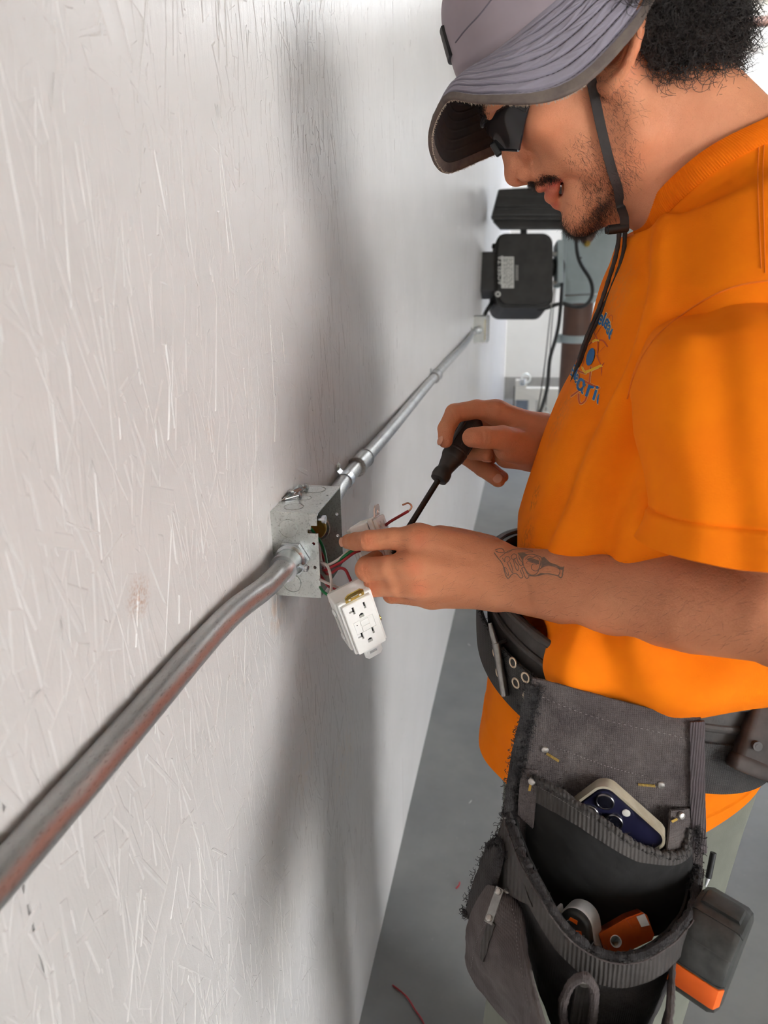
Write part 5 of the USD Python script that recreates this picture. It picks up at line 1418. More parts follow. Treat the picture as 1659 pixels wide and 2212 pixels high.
e1 = tube_edge(PPG[0], .0030, M_WEB, 'pocket_rim', pouch, .8)
part('pocket_tab', solidify(sheet([[(1450, 1752, .012), (1490, 1748, .004)], [(1446, 1800, .016), (1492, 1800, .005)], [(1440, 1845, .024), (1488, 1842, .010)]], nu=20, nv=24)[0], .0025), M_CANV, pouch, smooth=50)
tabm = sheet([[(1450, 1752, .014), (1490, 1748, .006)], [(1446, 1800, .018), (1492, 1800, .007)], [(1440, 1845, .026), (1488, 1842, .012)]], nu=20, nv=24)[1]
ON_TAB = Onto(tabm); rivet((1472, 1762), ON_TAB); bartack((1447, 1776), (1462, 1768), ON_TAB, pouch)
part('pocket_tab', solidify(sheet([[(1128, 1660, .006), (1160, 1664, .012)], [(1122, 1700, .008), (1158, 1720, .014)], [(1118, 1760, .008), (1150, 1790, .014)]], nu=20, nv=24)[0], .0025), M_CANV, pouch, smooth=50)
tabm2 = sheet([[(1128, 1660, .008), (1160, 1664, .014)], [(1122, 1700, .010), (1158, 1720, .016)], [(1118, 1760, .010), (1150, 1790, .016)]], nu=20, nv=24)[1]
ON_TAB2 = Onto(tabm2); rivet((1149, 1688), ON_TAB2); bartack((1147, 1694), (1144, 1708), ON_TAB2, pouch)
stitches([(1155, 1694), (1200, 1720), (1250, 1752), (1275, 1768)], ON_PP, M_STITCH, pouch)

# the main pocket: a U-shaped wall standing off the panel
RIM = [(1097, 1752, .541), (1112, 1800, .516), (1136, 1856, .489), (1180, 1940, .461), (1238, 2016, .444), (1297, 2056, .437), (1360, 2064, .437), (1415, 2045, .445), (1461, 2008, .462), (1488, 1968, .487), (1501, 1915, .515), (1505, 1872, .537)]
rim = spline(np.array([on_plane(px, py, 1, y) for px, py, y in RIM]), 160)
rc = np.array([.362, .545, 0]); outd = norm((rim - rc) * np.array([1, 1, 0]))
levels = [(0, 0), (-.008, .0022), (-.026, .004), (-.030, .002), (-.06, -.002), (-.10, -.008), (-.15, -.018), (-.19, -.034)]
wall = np.array([rim + np.array([0, 0, dz]) + outd * o for dz, o in levels])
wall = PchipInterpolator(np.arange(len(levels)), wall, axis=0)(np.linspace(0, len(levels) - 1, 90))
def cloth(g, amp, fr_, seed):
    v, f = gridmesh(g); n = vnormals(v, f)
    if (n * (CAM - v)).sum() < 0: f = f[:, ::-1]; n = -n
    v = v + n * (amp * 2 * (meshkit.fbm(v * fr_, 3, seed) - .5))[:, None]; return (v, f), v.reshape(g.shape)
nb = np.linspace(0, len(levels) - 1, 90)
(wv, wf), WG = cloth(wall, .0016, 45, 3)
def rows_mesh(g):
    v, f = gridmesh(g)
    if (vnormals(v, f) * norm((v - rc) * np.array([1, 1, 0]))).sum() < 0: f = f[:, ::-1]
    return v, f
kb = int(np.searchsorted(nb, 2.0)) + 1
part('main_pocket', solidify(rows_mesh(WG[kb - 2:]), .003), M_CANVD, pouch, smooth=50)
part('rim_band', solidify(rows_mesh(WG[:kb] + outd[None] * .0022), .0042), M_WEB, pouch, smooth=50, label='ribbed webbing band round the pocket mouth')
tube_edge(WG[0] + outd * .0004, .0034, M_CANVD, 'rim_edge', pouch, .9, 220)
tube_edge(WG[4] + outd * .0046, .0007, M_CANV, 'rim_seam', pouch, 1.2, 260)
# floor of the main pocket
flo = WG[-1]; cm = flo.mean(0); part('pocket_floor', cat((np.vstack([flo, cm]), np.array([[i, i + 1, len(flo)] for i in range(len(flo) - 1)] + [[len(flo) - 1, 0, len(flo)]]))), M_SHADEIN, pouch)
part('pocket_lining', solidify(rows_mesh(WG[6:] - outd[None] * .006), .002), M_SHADEIN, pouch)

# the outer pocket in front: left wall, right wall, front out of the frame
FRONT = [(1101, 1922, .505), (1126, 1985, .476), (1132, 2045, .452), (1146, 2110, .424), (1170, 2212, .392), (1215, 2330, .372), (1290, 2420, .362), (1370, 2400, .368), (1425, 2300, .388), (1446, 2200, .412), (1450, 2120, .440), (1452, 2060, .462)]
frm = spline(np.array([on_plane(px, py, 1, y) for px, py, y in FRONT]), 150)
od2 = norm((frm - np.array([.355, .50, 0])) * np.array([1, 1, 0]))
g2 = np.array([frm, frm + np.array([0, 0, -.012]) + od2 * .002, frm + np.array([0, 0, -.06]) + od2 * .004, frm + np.array([0, 0, -.12]) - od2 * .004, frm + np.array([0, 0, -.16]) - od2 * .03])
g2 = PchipInterpolator(np.arange(5), g2, axis=0)(np.linspace(0, 4, 50))
(fv, ff), FG = cloth(g2, .0016, 40, 8)
part('outer_pocket', solidify(rows_mesh(FG), .003), M_CANV, pouch, smooth=50)
tube_edge(FG[0], .0026, M_CANV, 'pocket_rim', pouch, .6, 240)
# side flap, left of the outer pocket
flap, FLM, FLG = sheet([[(1052, 1910, .505), (1076, 1916, .500), (1101, 1922, .502)], [(1012, 1985, .500), (1066, 1990, .478), (1127, 1987, .474)], [(1005, 2045, .496), (1060, 2050, .468), (1132, 2045, .452)], [(1010, 2095, .492), (1066, 2104, .458), (1146, 2110, .424)], [(1052, 2158, .482), (1100, 2166, .445), (1160, 2168, .405)], [(1108, 2230, .468), (1140, 2236, .43), (1180, 2240, .388)]], fn=lambda px, py, y: on_plane(px, py, 1, y), nu=50, nv=60, ripple=.0018)
part('side_flap', solidify(flap, .003), M_CANV, pouch, smooth=50)
ON_FL = Onto(FLM)
stitches([(1104, 1956), (1114, 1990), (1118, 2040), (1126, 2085), (1134, 2130), (1148, 2190)], ON_FL, M_STITCH, pouch)
stitches([(1050, 1995), (1036, 2020), (1024, 2060), (1018, 2092)], ON_FL, M_STITCH, pouch)
wp, _, _, _ = strip([(1066, 1990), (1052, 2030), (1042, 2070)], .0085, onto=ON_FL, off=.0014); part('loop_strap', wp, M_WEB, pouch)
a_, n_ = ON_FL([(1079, 1930), (1062, 1984)], .0022)
if not np.isnan(a_).any():
    d_ = norm(a_[1] - a_[0]); R = np.column_stack([norm(np.cross(n_[0], d_)), d_, norm(np.cross(norm(np.cross(n_[0], d_)), d_))]); L_ = np.linalg.norm(a_[1] - a_[0])
    pl = place(rbox(.0085, L_ + .008, .0016, .0007), R, a_.mean(0)); part('metal_tab', pl, M_BUCK, pouch, label='steel clip plate with two rivets')
    for q in a_: part('rivet', place(lathe([(.0031, -.0005), (.0031, .0009), (.002, .0018), (0, .0019)], 18), frame(n_[0]), q + n_[0] * .0010), M_RIVET, pouch)
rivet((1095, 1926), ON_FL, .0028)
# narrow side pockets on the far left, with frayed mouths
sd1, SD1M, SD1G = sheet([[(1052, 1828, .530), (1078, 1818, .522), (1088, 1850, .510)], [(1030, 1880, .526), (1056, 1880, .510), (1080, 1890, .505)], [(1012, 1940, .522), (1030, 1948, .504), (1062, 1944, .504)], [(1004, 1972, .524), (1018, 1980, .506), (1046, 1976, .508)]], fn=lambda px, py, y: on_plane(px, py, 1, y), nu=30, nv=40, ripple=.0014)
part('side_pocket', solidify(sd1, .004), M_CANVD, pouch, smooth=50)
sd2, SD2M, SD2G = sheet([[(1092, 1756, .540), (1104, 1770, .532), (1118, 1800, .516)], [(1070, 1812, .534), (1090, 1830, .518), (1122, 1850, .498)], [(1062, 1850, .530), (1090, 1880, .510), (1132, 1910, .478)], [(1058, 1900, .52), (1096, 1930, .498), (1150, 1960, .464)]], fn=lambda px, py, y: on_plane(px, py, 1, y), nu=40, nv=40, ripple=.0014)
part('side_panel', solidify(sd2, .003), M_WEB, pouch, smooth=50)
rivet((1094, 1764), Onto(SD2M), .0030); ON_SD2 = Onto(SD2M)
stitches([(1100, 1785), (1112, 1826), (1124, 1868), (1138, 1906)], ON_SD2, M_STITCH, pouch)
tube_edge(SD1G[0], .0026, M_CANVD, 'pocket_rim', pouch, .9); tube_edge(SD1G[-1], .0022, M_CANVD, 'pocket_rim', pouch, .9)
# pen loop inside the outer pocket
loop = []
for px, py, y in ((1222, 2230, .428), (1216, 2170, .426), (1226, 2140, .420), (1245, 2116, .414), (1262, 2110, .412), (1276, 2122, .414), (1284, 2150, .420), (1282, 2190, .426), (1276, 2235, .428)): loop.append(on_plane(px, py, 1, y))
lpth = spline(np.array(loop), 60)
tube_edge(lpth, .0036, M_CANV, 'pen_loop', pouch, .5, 90)
pl_, plm, _ = sheet([[(1246, 2128, .424), (1262, 2118, .422), (1276, 2130, .424)], [(1236, 2190, .434), (1258, 2186, .436), (1280, 2190, .434)], [(1234, 2260, .436), (1258, 2260, .44), (1276, 2262, .436)]], fn=lambda px, py, y: on_plane(px, py, 1, y), nu=20, nv=20)
part('pen_loop_back', solidify(pl_, .002), M_WEB, pouch); rivet((1262, 2120), Onto(plm), .0042, off=.0015)
# frayed threads on the worn edges
fr, fw = [], []
def fray(pts, count, ln, amp, w=.0005):
    pts = np.asarray(pts)
    for _ in range(count):
        p0 = pts[prng.integers(len(pts))] + prng.normal(0, .0012, 3); m_ = 7; d = norm(prng.normal(0, 1, 3) + np.array([-.3, -.4, .2])); L = ln * prng.uniform(.3, 1.4); t_ = np.linspace(0, 1, m_)
        R = frame(d); ph = prng.uniform(0, 6.28); k = prng.uniform(.4, 1.1)
        fr.append(p0 + d * (L * t_)[:, None] + (R[:, 0] * np.sin(ph + k * 6.28 * t_)[:, None] + R[:, 1] * (np.cos(ph + k * 6.28 * t_)[:, None])) * (amp * t_)[:, None]); fw.append(np.full(m_, w * prng.uniform(.6, 1.2)))
fray(lp_ - ls_ * .006, 420, .0050, .0018); fray(lp_ + ls_ * .006, 200, .003, .001) ; fray(e1, 520, .0042, .0014, .0004); fray(WG[0] + outd * .001, 900, .0042, .0014, .0004); fray(SD1G[0], 160, .004, .0014); fray(SD1G[:, 0], 120, .004, .0014); fray(SD1G[-1], 120, .004, .0014)
fray(SD2G[:, 0], 120, .005, .0016); fray(FG[0, :20], 50, .003, .001); fray(rp_[-14:], 120, .006, .0016); fray(WG[0][-14:], 160, .007, .0018)
curves('fray', fr, fw, M_FRAYB, pouch)

# phone in a clear case, corner up in its pocket
M_CASE = M('yellowed_clear_case', (0.42, 0.36, 0.25), 0.22, var=(0.55, 0.49, 0.38), vscale=40, coat=0.5, trans=0.25)
M_PHONE = M('dark_blue_glass', (0.012, 0.012, 0.030), 0.10, coat=0.5); M_LENSR = M('camera_ring_metal', (0.30, 0.29, 0.30), 0.25, 1.0); M_GLASS = M('camera_glass', (0.006, 0.006, 0.010), 0.04, coat=1.0); M_FLASH = M('flash_lens', (0.72, 0.70, 0.66), 0.25)
c0, c1 = Q(1306, 1686, .022), Q(1448, 1813, .024)
ex = norm(c1 - c0); nn_ = norm(np.array([.03, -.98, -.13])); nn_ = norm(nn_ - ex * (nn_ @ ex)); ey = np.cross(ex, nn_)
ey = ey if ey[2] < 0 else -ey
RPH = np.column_stack([ex, ey, nn_])
def rrect(w, h, r, n=8):
    out = []
    for cx_, cy_, a0 in ((w - r, r, -90), (w - r, h - r, 0), (r, h - r, 90), (r, r, 180)):
        for k in range(n + 1): a = math.radians(a0 + 90 * k / n); out.append((cx_ + r * math.cos(a), cy_ + r * math.sin(a)))
    return out
ph = thing('phone', 'smartphone in a yellowed clear case, camera corner sticking out of the pouch pocket', 'phone', c0)
W_, H_ = .0745, .150
case = Polygon(rrect(W_, H_, .0125)); inner_ = Polygon(rrect(W_, H_, .0125)).buffer(-.0022)
part('case_rim', prism(case.difference(inner_), RPH, c0 - nn_ * .0105, .0118), M_CASE, ph, smooth=30, label='yellowed clear plastic case rim')
part('body', prism(inner_, RPH, c0 - nn_ * .0095, .0090), M_PHONE, ph, smooth=30)
part('case_back', prism(affinity.translate(Polygon(rrect(W_ - .006, H_ - .048, .008)), .003, .045), RPH, c0 - nn_ * .0004, .0012), M_CASE, ph, smooth=30)
part('camera_bump', prism(affinity.translate(Polygon(rrect(.0385, .0395, .010)), .0035, .0040), RPH, c0 - nn_ * .0005, .0024), M_PHONE, ph, smooth=30)
for x, y in ((.0135, .0140), (.0135, .0335), (.0320, .0237)):
    o = c0 + ex * x + ey * y + nn_ * .0018
    part('camera_lens', place(lathe([(.0079, 0), (.0079, .0018), (.0074, .0024), (.0066, .0024), (.0064, .0020)], 36), RPH @ np.diag([1, -1, 1]) if np.linalg.det(RPH) < 0 else RPH, o), M_LENSR, ph)
    part('lens_glass', place(lathe([(.0065, .0), (.0065, .0021), (.003, .0024), (0, .0024)], 30), RPH @ np.diag([1, -1, 1]) if np.linalg.det(RPH) < 0 else RPH, o), M_GLASS, ph)
part('flash', place(lathe([(.0034, 0), (.0034, .0009), (.0025, .0012), (0, .0012)], 24), RPH @ np.diag([1, -1, 1]) if np.linalg.det(RPH) < 0 else RPH, c0 + ex * .0322 + ey * .0085 + nn_ * .0018), M_FLASH, ph)

# tape measures and the orange cutter
M_CHROME = M('silver_plastic', (0.80, 0.81, 0.82), 0.30, 0.25, var=(0.70, 0.71, 0.72), vscale=60); M_TBLK = M('black_tape_case', (0.022, 0.023, 0.022), 0.42, var=(0.055, 0.055, 0.052), vscale=55, bump=.25, bscale=300, bdist=.0005); M_HIVIS = M('bright_orange_plastic', (1.0, 0.16, 0.012), 0.55, var=(0.95, 0.135, 0.010), vscale=40)
M_ANOD = M('orange_anodised_metal', (0.70, 0.125, 0.018), 0.30, 0.65, var=(0.55, 0.085, 0.015), vscale=70, bump=.15, bscale=400, bdist=.0004)


def rounded(prof2, depth, R, o, bev=.004):
    """outline in (x, y) given depth along z with bevelled rims"""
    g = Polygon(prof2); parts_ = []
    lay = [(-depth / 2, -bev), (-depth / 2 + bev * .3, -bev * .35), (-depth / 2 + bev, 0), (depth / 2 - bev, 0), (depth / 2 - bev * .3, -bev * .35), (depth / 2, -bev)]
    n = 72; rows_ = []
    for z, b in lay:
        q = g.buffer(b).exterior; t_ = [q.interpolate(k / n, normalized=True) for k in range(n)]
        a = np.array([(p_.x, p_.y) for p_ in t_]); s = np.argmax(a[:, 0] - abs(a[:, 1]) * 3); rows_.append(np.column_stack([np.roll(a, -s, 0), np.full(n, z)]))
    v, f = gridmesh(np.array(rows_), True); m_ = len(v); v = np.vstack([v, [[g.centroid.x, g.centroid.y, -depth / 2], [g.centroid.x, g.centroid.y, depth / 2]]])
    k = np.arange(n); f = np.vstack([f, np.stack([np.full(n, m_), (k + 1) % n, k], 1), np.stack([np.full(n, m_ + 1), (len(lay) - 1) * n + k, (len(lay) - 1) * n + (k + 1) % n], 1)])
    mm_ = trimesh.Trimesh(v, f, process=False)
    if mm_.volume < 0: f = f[:, ::-1]
    return place((v, f), R, o)


tm_ = thing('tape_measure', 'small silver and black tape measure with an orange panel inside the pouch', 'tape measure', P(1246, 2000, .60))
tz = norm(-.60 * CR + .04 * CU - .80 * CF); ty = norm(.30 * CR * -1 + .75 * CU - .2 * CF); ty = norm(ty - tz * (ty @ tz)); tx = np.cross(ty, tz); RT = np.column_stack([tx, ty, tz])
TO = P(1250, 1993, .606)
dprof = [(.0150 * math.cos(a), .0150 * math.sin(a)) for a in np.linspace(0, math.pi, 24)] + [(-.015, -.04), (.015, -.04)]
part('case_band', rounded(dprof, .020, RT, TO - tz * .004, .003), M_CHROME, tm_, label='silver outer band'); part('case_side', rounded(list(Polygon(dprof).buffer(-.0012).exterior.coords), .010, RT, TO + tz * .0070, .003), M_TBLK, tm_)
part('side_panel', prism([(-.008, -.014), (.007, -.014), (.007, -.001), (-.008, -.001)], RT, TO + tz * .0119, .0012), M_HIVIS, tm_, label='orange side panel'); part('side_mark', prism([(-.003, .007), (.004, .004), (.005, .007), (-.001, .009)], RT, TO + tz * .0119, .0008), M_HIVIS, tm_)
part('belt_hook', place(rbox(.003, .010, .012, .001), RT, TO - tx * .0165 + ty * .006), M_CHROME, tm_)
ot = thing('cutter', 'orange metal hand cutter with a round hole lying in the pouch mouth', 'cutter', P(1352, 2016, .60))
oz = norm(-.10 * CR + .35 * CU - .93 * CF); oxx = norm(.95 * CR + .28 * CU); oxx = norm(oxx - oz * (oxx @ oz)); oy = np.cross(oz, oxx); RO = np.column_stack([oxx, oy, oz])
OO = P(1352, 2016, .598)
body_ = Polygon([(-.021, -.010), (-.006, -.0115), (.018, -.0085), (.0205, -.006), (.0205, .008), (.018, .0105), (.006, .0100), (-.021, .0045)]).buffer(.0012)
part('body', prism(body_.difference(Point(-.0105, -.0030).buffer(.0046)), RO, OO - oz * .016, .018), M_ANOD, ot, smooth=25)
part('upper_plate', prism(Polygon([(.004, .0096), (.0195, .0108), (.0205, .0035), (.006, .0030)]), RO, OO + oz * .0015, .0016), M_ANOD, ot); part('worn_end', prism(Polygon([(.0125, .0100), (.0198, .0104), (.0205, .0015), (.0135, .0020)]), RO, OO + oz * .0026, .0012), M_CHROME, ot, label='worn silver end')
part('hole_lining', place(lathe([(.0047, 0), (.0047, .0190), (.0040, .0190), (.0040, .0)], 28), RO, OO - oz * .0163 + RO @ np.array([-.0105, -.003, 0])), M_CHROME, ot)
part('roller', cyl(P(1326, 2048, .600), P(1366, 2046, .600), .0046, 18), M_EYE, ot)

bt = thing('tape_measure', 'large black tape measure with a bright orange band hanging outside the pouch', 'tape measure', P(1535, 2045, .58))
bx = norm(.68 * CR - .25 * CU - .55 * CF); bv_ = norm(.40 * CR + .88 * CU + .095 * CF); bv_ = norm(bv_ - bx * (bv_ @ bx)); bz_ = np.cross(bx, bv_); bz_ = bz_ * np.sign(-(bz_ @ CF)); RB = np.column_stack([bv_, bz_, bx]) if np.linalg.det(np.column_stack([bv_, bz_, bx])) > 0 else np.column_stack([-bv_, bz_, bx])
sg = 1 if RB[:, 0] @ CU > 0 else -1
BO = P(1532, 2050, .600)
# profile in (up, towards viewer): a D with a rounded front
bp = [(.043 * math.cos(a) * sg, .042 * math.sin(a)) for a in np.linspace(-.12, math.pi + .12, 40)] + [(-.043 * sg, -.026), (.043 * sg, -.026)]
part('case', rounded(bp, .043, RB, BO, .007), M_TBLK, bt, smooth=35)


def rimband(a0, a1, lift, w, mat, name, lab=None, n=18):
    rows_ = []
    for a in np.linspace(a0, a1, n):
        c = np.array([.043 * math.cos(a) * sg, .042 * math.sin(a)]); nrm2 = norm(np.array([math.cos(a) / .043 * sg, math.sin(a) / .042]))
        rows_.append([BO + RB @ np.array([*(c + nrm2 * (lift - .006 * max(0, abs(z / w * 2) - .84) / .16)), z]) for z in np.linspace(-w / 2, w / 2, 15)])
    v, f = gridmesh(np.array(rows_))
    if (vnormals(v, f) * (v - BO)).sum() < 0: f = f[:, ::-1]
    part(name, solidify((v, f), .003), mat, bt, smooth=40, label=lab)


rimband(math.pi * .61, math.pi * .765, .0016, .0440, M_HIVIS, 'orange_band', 'bright orange band')
for a in (.26, .44, .60): rimband(math.pi * (a - .004), math.pi * (a + .004), .0009, .043, M_TBLK, 'case_ridge', n=3)
for a0, a1 in ((.06, .20),): rimband(math.pi * a0, math.pi * a1, .0030, .034, M_TBLK, 'rubber_bumper')
part('belt_clip', place(rbox(.060, .004, .016, .0015), RB, BO + RB @ np.array([0, -.029, -.012])), M_BUCK, bt)

# cordless tool hanging at the right edge, marker behind the pouch
dr = thing('cordless_drill', 'black cordless tool battery hanging from the belt at the right edge', 'power tool', P(1650, 1575, .66))
dz_ = norm(.37 * CR + .93 * CU + .10 * CF); dx_ = norm(.89 * CR - .45 * CU - .20 * CF); dx_ = norm(dx_ - dz_ * (dx_ @ dz_)); dy_ = np.cross(dz_, dx_); RD = np.column_stack([dx_, dy_, dz_])
DO = P(1678, 1604, .660)
M_BATT = M('scuffed_black_battery', (0.040, 0.032, 0.030), 0.5, var=(0.075, 0.060, 0.055), vscale=40, bump=.3, bscale=250, bdist=.0006)
part('battery', place(rbox(.085, .082, .058, .007), RD, DO), M_BATT, dr); part('battery_base', place(rbox(.089, .087, .015, .005), RD, DO - dz_ * .028), M_BATT, dr)
part('battery_label', place(rbox(.020, .0012, .020, .0004), RD, DO + RD @ np.array([.004, -.0415 if dy_ @ CF > 0 else .0415, .006])), M_FLASH, dr, label='small pale label')
lug = P(1636, 1612, .622); part('screw_lug', cat(cyl(lug + CF * .006, lug - CF * .001, .0042, 20), cyl(lug - CF * .0008, lug - CF * .0012, .0022, 12)), M_BATT, dr)
part('handle', sweep(np.array([DO + dz_ * .02, DO + dz_ * .09, DO + dz_ * .15]), [.022, .021, .024], 16), M_TBLK, dr)
im = thing('cordless_driver', 'red and black cordless tool half hidden behind the shirt hem', 'power tool', P(1598, 1720, .80))
M_RED = M('red_tool_plastic', (0.42, 0.018, 0.025), 0.4)
part('housing', sweep(np.array([P(1614, 1640, .80), P(1606, 1680, .80), P(1598, 1716, .80)]), [.012, .013, .013], 18), M_RED, im, label='red housing')
part('nose', sweep(np.array([P(1602, 1708, .80), P(1592, 1745, .80), P(1584, 1772, .80), P(1580, 1784, .80)]), [.0135, .0135, .0120, .007], 18), M_TBLK, im); part('nose_ring', sweep(np.array([P(1596, 1722, .799), P(1594, 1730, .799)]), [.0139, .0139], 18), M_BUCK, im)
pe = thing('marker', 'thin black marker with a metal tip clipped behind the pouch', 'marker', P(1532, 1880, .66))
part('barrel', cyl(P(1541, 1842, .665), P(1530, 1896, .665), .0028, 14), M_BLACKP, pe); part('metal_tip', cyl(P(1530, 1894, .665), P(1524, 1914, .665), .0022, 12, .0012), M_CHROME, pe)
# ---------------------------------------------------------------- screwdriver, receptacles, wires, loose screws
M_DRV = M('black_driver_rubber', (0.014, 0.013, 0.013), 0.45, var=(0.030, 0.027, 0.026), vscale=50, bump=.15, bscale=500, bdist=.0004); M_SHAFT = M('black_oxide_steel', (0.030, 0.024, 0.022), 0.32, 0.6)
sd = thing('screwdriver', 'black rubber-handled screwdriver held in the far hand', 'screwdriver', P(985, 985, .85))
s_a, s_b = P(1028, 907, .852), P(946, 1040, .826)        # butt and collar of the handle
s_t = P(842, 1205, .790); s_b = s_a + (s_t - s_a) * (np.linalg.norm(s_b - s_a) / np.linalg.norm(s_t - s_a))
L_ = np.linalg.norm(s_b - s_a); R = frame(s_b - s_a)
part('handle', place(lathe([(.002, 0), (.0095, .0012), (.0125, .005), (.0135, .012), (.0135, L_ * .46), (.0141, L_ * .52), (.0140, L_ * .62), (.0128, L_ * .655), (.0122, L_ * .67), (.0096, L_ * .80), (.0093, L_ * .83), (.0108, L_ * .87), (.0112, L_ * .93), (.0098, L_ * .99), (.0050, L_ * 1.0)], 40), R, s_a), M_DRV, sd, smooth=40)
part('grip_ring', place(lathe([(.0139, L_ * .515), (.0146, L_ * .53), (.0146, L_ * .545), (.0139, L_ * .56)], 36), R, s_a), M_DRV, sd)
for k in range(8):
    a = k * math.pi / 4; e = R @ np.array([math.cos(a), math.sin(a), 0]); part('grip_rib', sweep(np.array([s_a + e * .0134 + (s_b - s_a) * .10, s_a + e * .0136 + (s_b - s_a) * .48]), .0008, 8), M_DRV, sd)
part('shaft', place(lathe([(.0034, 0), (.0034, np.linalg.norm(s_t - s_b) - .006), (.0022, np.linalg.norm(s_t - s_b))], 20), R, s_b), M_SHAFT, sd, smooth=40)

M_WPL = M('white_device_plastic', (0.86, 0.85, 0.82), 0.35, var=(0.82, 0.81, 0.78), vscale=80); M_YOKE = M('plated_yoke', (0.80, 0.80, 0.79), 0.45, 0.5); M_SLOT = M('slot_black', (0.012, 0.012, 0.012), 0.6); M_GREYP = M('pale_grey_plastic', (0.62, 0.61, 0.58), 0.45)
M_COPY = M('coppery_yoke', (0.72, 0.50, 0.42), 0.25, 1.0)


def receptacle(name, label, o, R, yoke_mat, prnt_cat='outlet', seed=0):
    """a square-faced outlet: face, body, yoke, slots, test buttons; frame: x across, y up, z out of the face"""
    t_ = thing(name, label, prnt_cat, o); pl = lambda m_: place(m_, R, o)
    face = m3.Manifold.batch_hull([m3.Manifold.cylinder(.0035, r, r, 20).translate((x, y, z)) for x in (-.0147, .0147) for y in (-.0318, .0318) for r, z in ((.0019, 0),)] + [m3.Manifold.cylinder(.0008, .0012, .0012, 20).translate((x, y, .0035)) for x in (-.0147, .0147) for y in (-.0318, .0318)])
    def blade(x, y, w, h): return m3.Manifold.cube((w, h, .01), True).translate((x, y, .004))
    cuts = []
    for y in (.0190, -.0165):
        cuts += [blade(.0064, y + .0055, .0022, .0082), blade(-.0064, y + .0055, .0022, .0090), blade(-.0083, y + .0055, .0060, .0022)]
        g = m3.Manifold.cylinder(.01, .0027, .0027, 24).translate((0, y - .0045, -.001)); cuts.append(g + m3.Manifold.cube((.0054, .0030, .01), True).translate((0, y - .0058, .004)))
    for c in cuts: face = face - c
    face = face - (m3.Manifold.cube((.0225, .0168, .002), True).translate((0, .0012, .0046)) - m3.Manifold.cube((.0218, .0161, .003), True).translate((0, .0012, .0046)))
    part('face', pl(face), M_WPL, t_, smooth=25)
    part('slot_backing', pl(rbox(.029, .064, .0010, .0003)), M_SLOT, t_)
    for y in (.0048, -.0030): part('test_button', pl(place(rbox(.0098, .0068, .0018, .0008), None, (.0008, y, .0045))), M_WPL, t_)
    part('indicator', pl(place(lathe([(.0006, 0), (.0006, .0004)], 12), None, (-.0080, .0050, .0041))), M_SLOT, t_)
    part('shoulder', pl(place(rbox(.0385, .0710, .0060, .0016), None, (0, 0, -.0032))), M_WPL, t_)
    part('back_body', pl(place(rbox(.0420, .0680, .0220, .0024), None, (0, 0, -.0175))), M_WPL, t_)
    part('back_cover', pl(place(rbox(.0400, .0640, .0060, .0020), None, (0, 0, -.0300))), M_GREYP, t_)
    for s in (-1, 1):
        tl = math.radians(20 if s > 0 else 0); RY = np.array([[1, 0, 0], [0, math.cos(tl), -math.sin(tl)], [0, math.sin(tl), math.cos(tl)]])
        yk = Polygon([(-.0105, 0), (-.0105, .0085), (-.0070, .0125), (.0070, .0125), (.0105, .0085), (.0105, 0)], [[(-.0042, .0030), (-.0042, .0066), (.0042, .0066), (.0042, .0030)]])
        v, f_ = prism(yk, np.diag([s * 1.0, s * 1.0, 1.0]), np.zeros(3), .0013); part('yoke', pl(place((v, f_), RY, (0, s * .0352, .0002))), yoke_mat if s > 0 else M_YOKE, t_)
        for x in (-.0062, .0062): part('yoke_lip', pl(place(rbox(.0024, .0030, .0010, .0004), None, (x, s * .0385, .0012 + (.0014 if s > 0 else 0)))), M_YOKE, t_)
    for x in (-.0215, .0215):
        for y in (.017, -.017): part('terminal_screw', cat(*[pl(place(lathe([(.0042, 0), (.0042, .0014), (.0030, .0019), (0, .002)], 16), frame((np.sign(x), 0, 0)), (x, y, -.016)))]), M_BRASS if x > 0 else M_YOKE, t_)
        part('side_label', pl(place(rbox(.0004, .022, .012, .0001), None, (x * 1.0, -.002 if x < 0 else .0, -.0185))), M_GREYP, t_)
    return t_


uu_ = norm(np.array([28.5, -14.2, 8.6])); vv_ = np.array([19.2, 52.5, 37.0]); vv_ = norm(vv_ - uu_ * (uu_ @ vv_))
cam2w = lambda c: RW @ np.asarray(c, float)
ux, uy = cam2w(uu_), -cam2w(vv_); uz = np.cross(ux, uy); R1 = np.column_stack([ux, uy, uz])
O1 = P(785, 1346, .742)
receptacle('outlet', 'white ground-fault outlet dangling on its wires below the box', O1, R1, M_BRASS)
# the second device, held edge on between finger and thumb
nz = norm(.86 * CR + .30 * CU - .28 * CF); ny = norm(-.18 * CR + .97 * CU - .12 * CF); ny = norm(ny - nz * (ny @ nz)); nx = np.cross(ny, nz); R2 = np.column_stack([nx, ny, nz])
O2 = P(836, 1178, .795)
receptacle('outlet', 'white outlet held edge-on between the fingers of the near hand', O2, R2 * 1.0, M_COPY)

M_WR = M('red_wire_insulation', (0.34, 0.010, 0.018), 0.38); M_WW = M('white_wire_insulation', (0.70, 0.62, 0.58), 0.4, var=(0.58, 0.49, 0.45), vscale=200); M_WG = M('green_wire_insulation', (0.008, 0.20, 0.055), 0.38); M_CU = M('bare_copper', (0.75, 0.40, 0.25), 0.22, 1.0)
RW_ = .00165


def wire(label, pts, mat, bare=None, r=RW_, n=60):
    t_ = thing('wire', label, 'wire', pts[0]); q = spline(np.array(pts), n)
    part('insulation', sweep(q, r, 12), mat, t_, smooth=60)
    if bare is not None:
        b = spline(np.array(bare), 40); part('copper', sweep(b, r * .62, 10), M_CU, t_, smooth=60, label='bare copper end')
    return t_


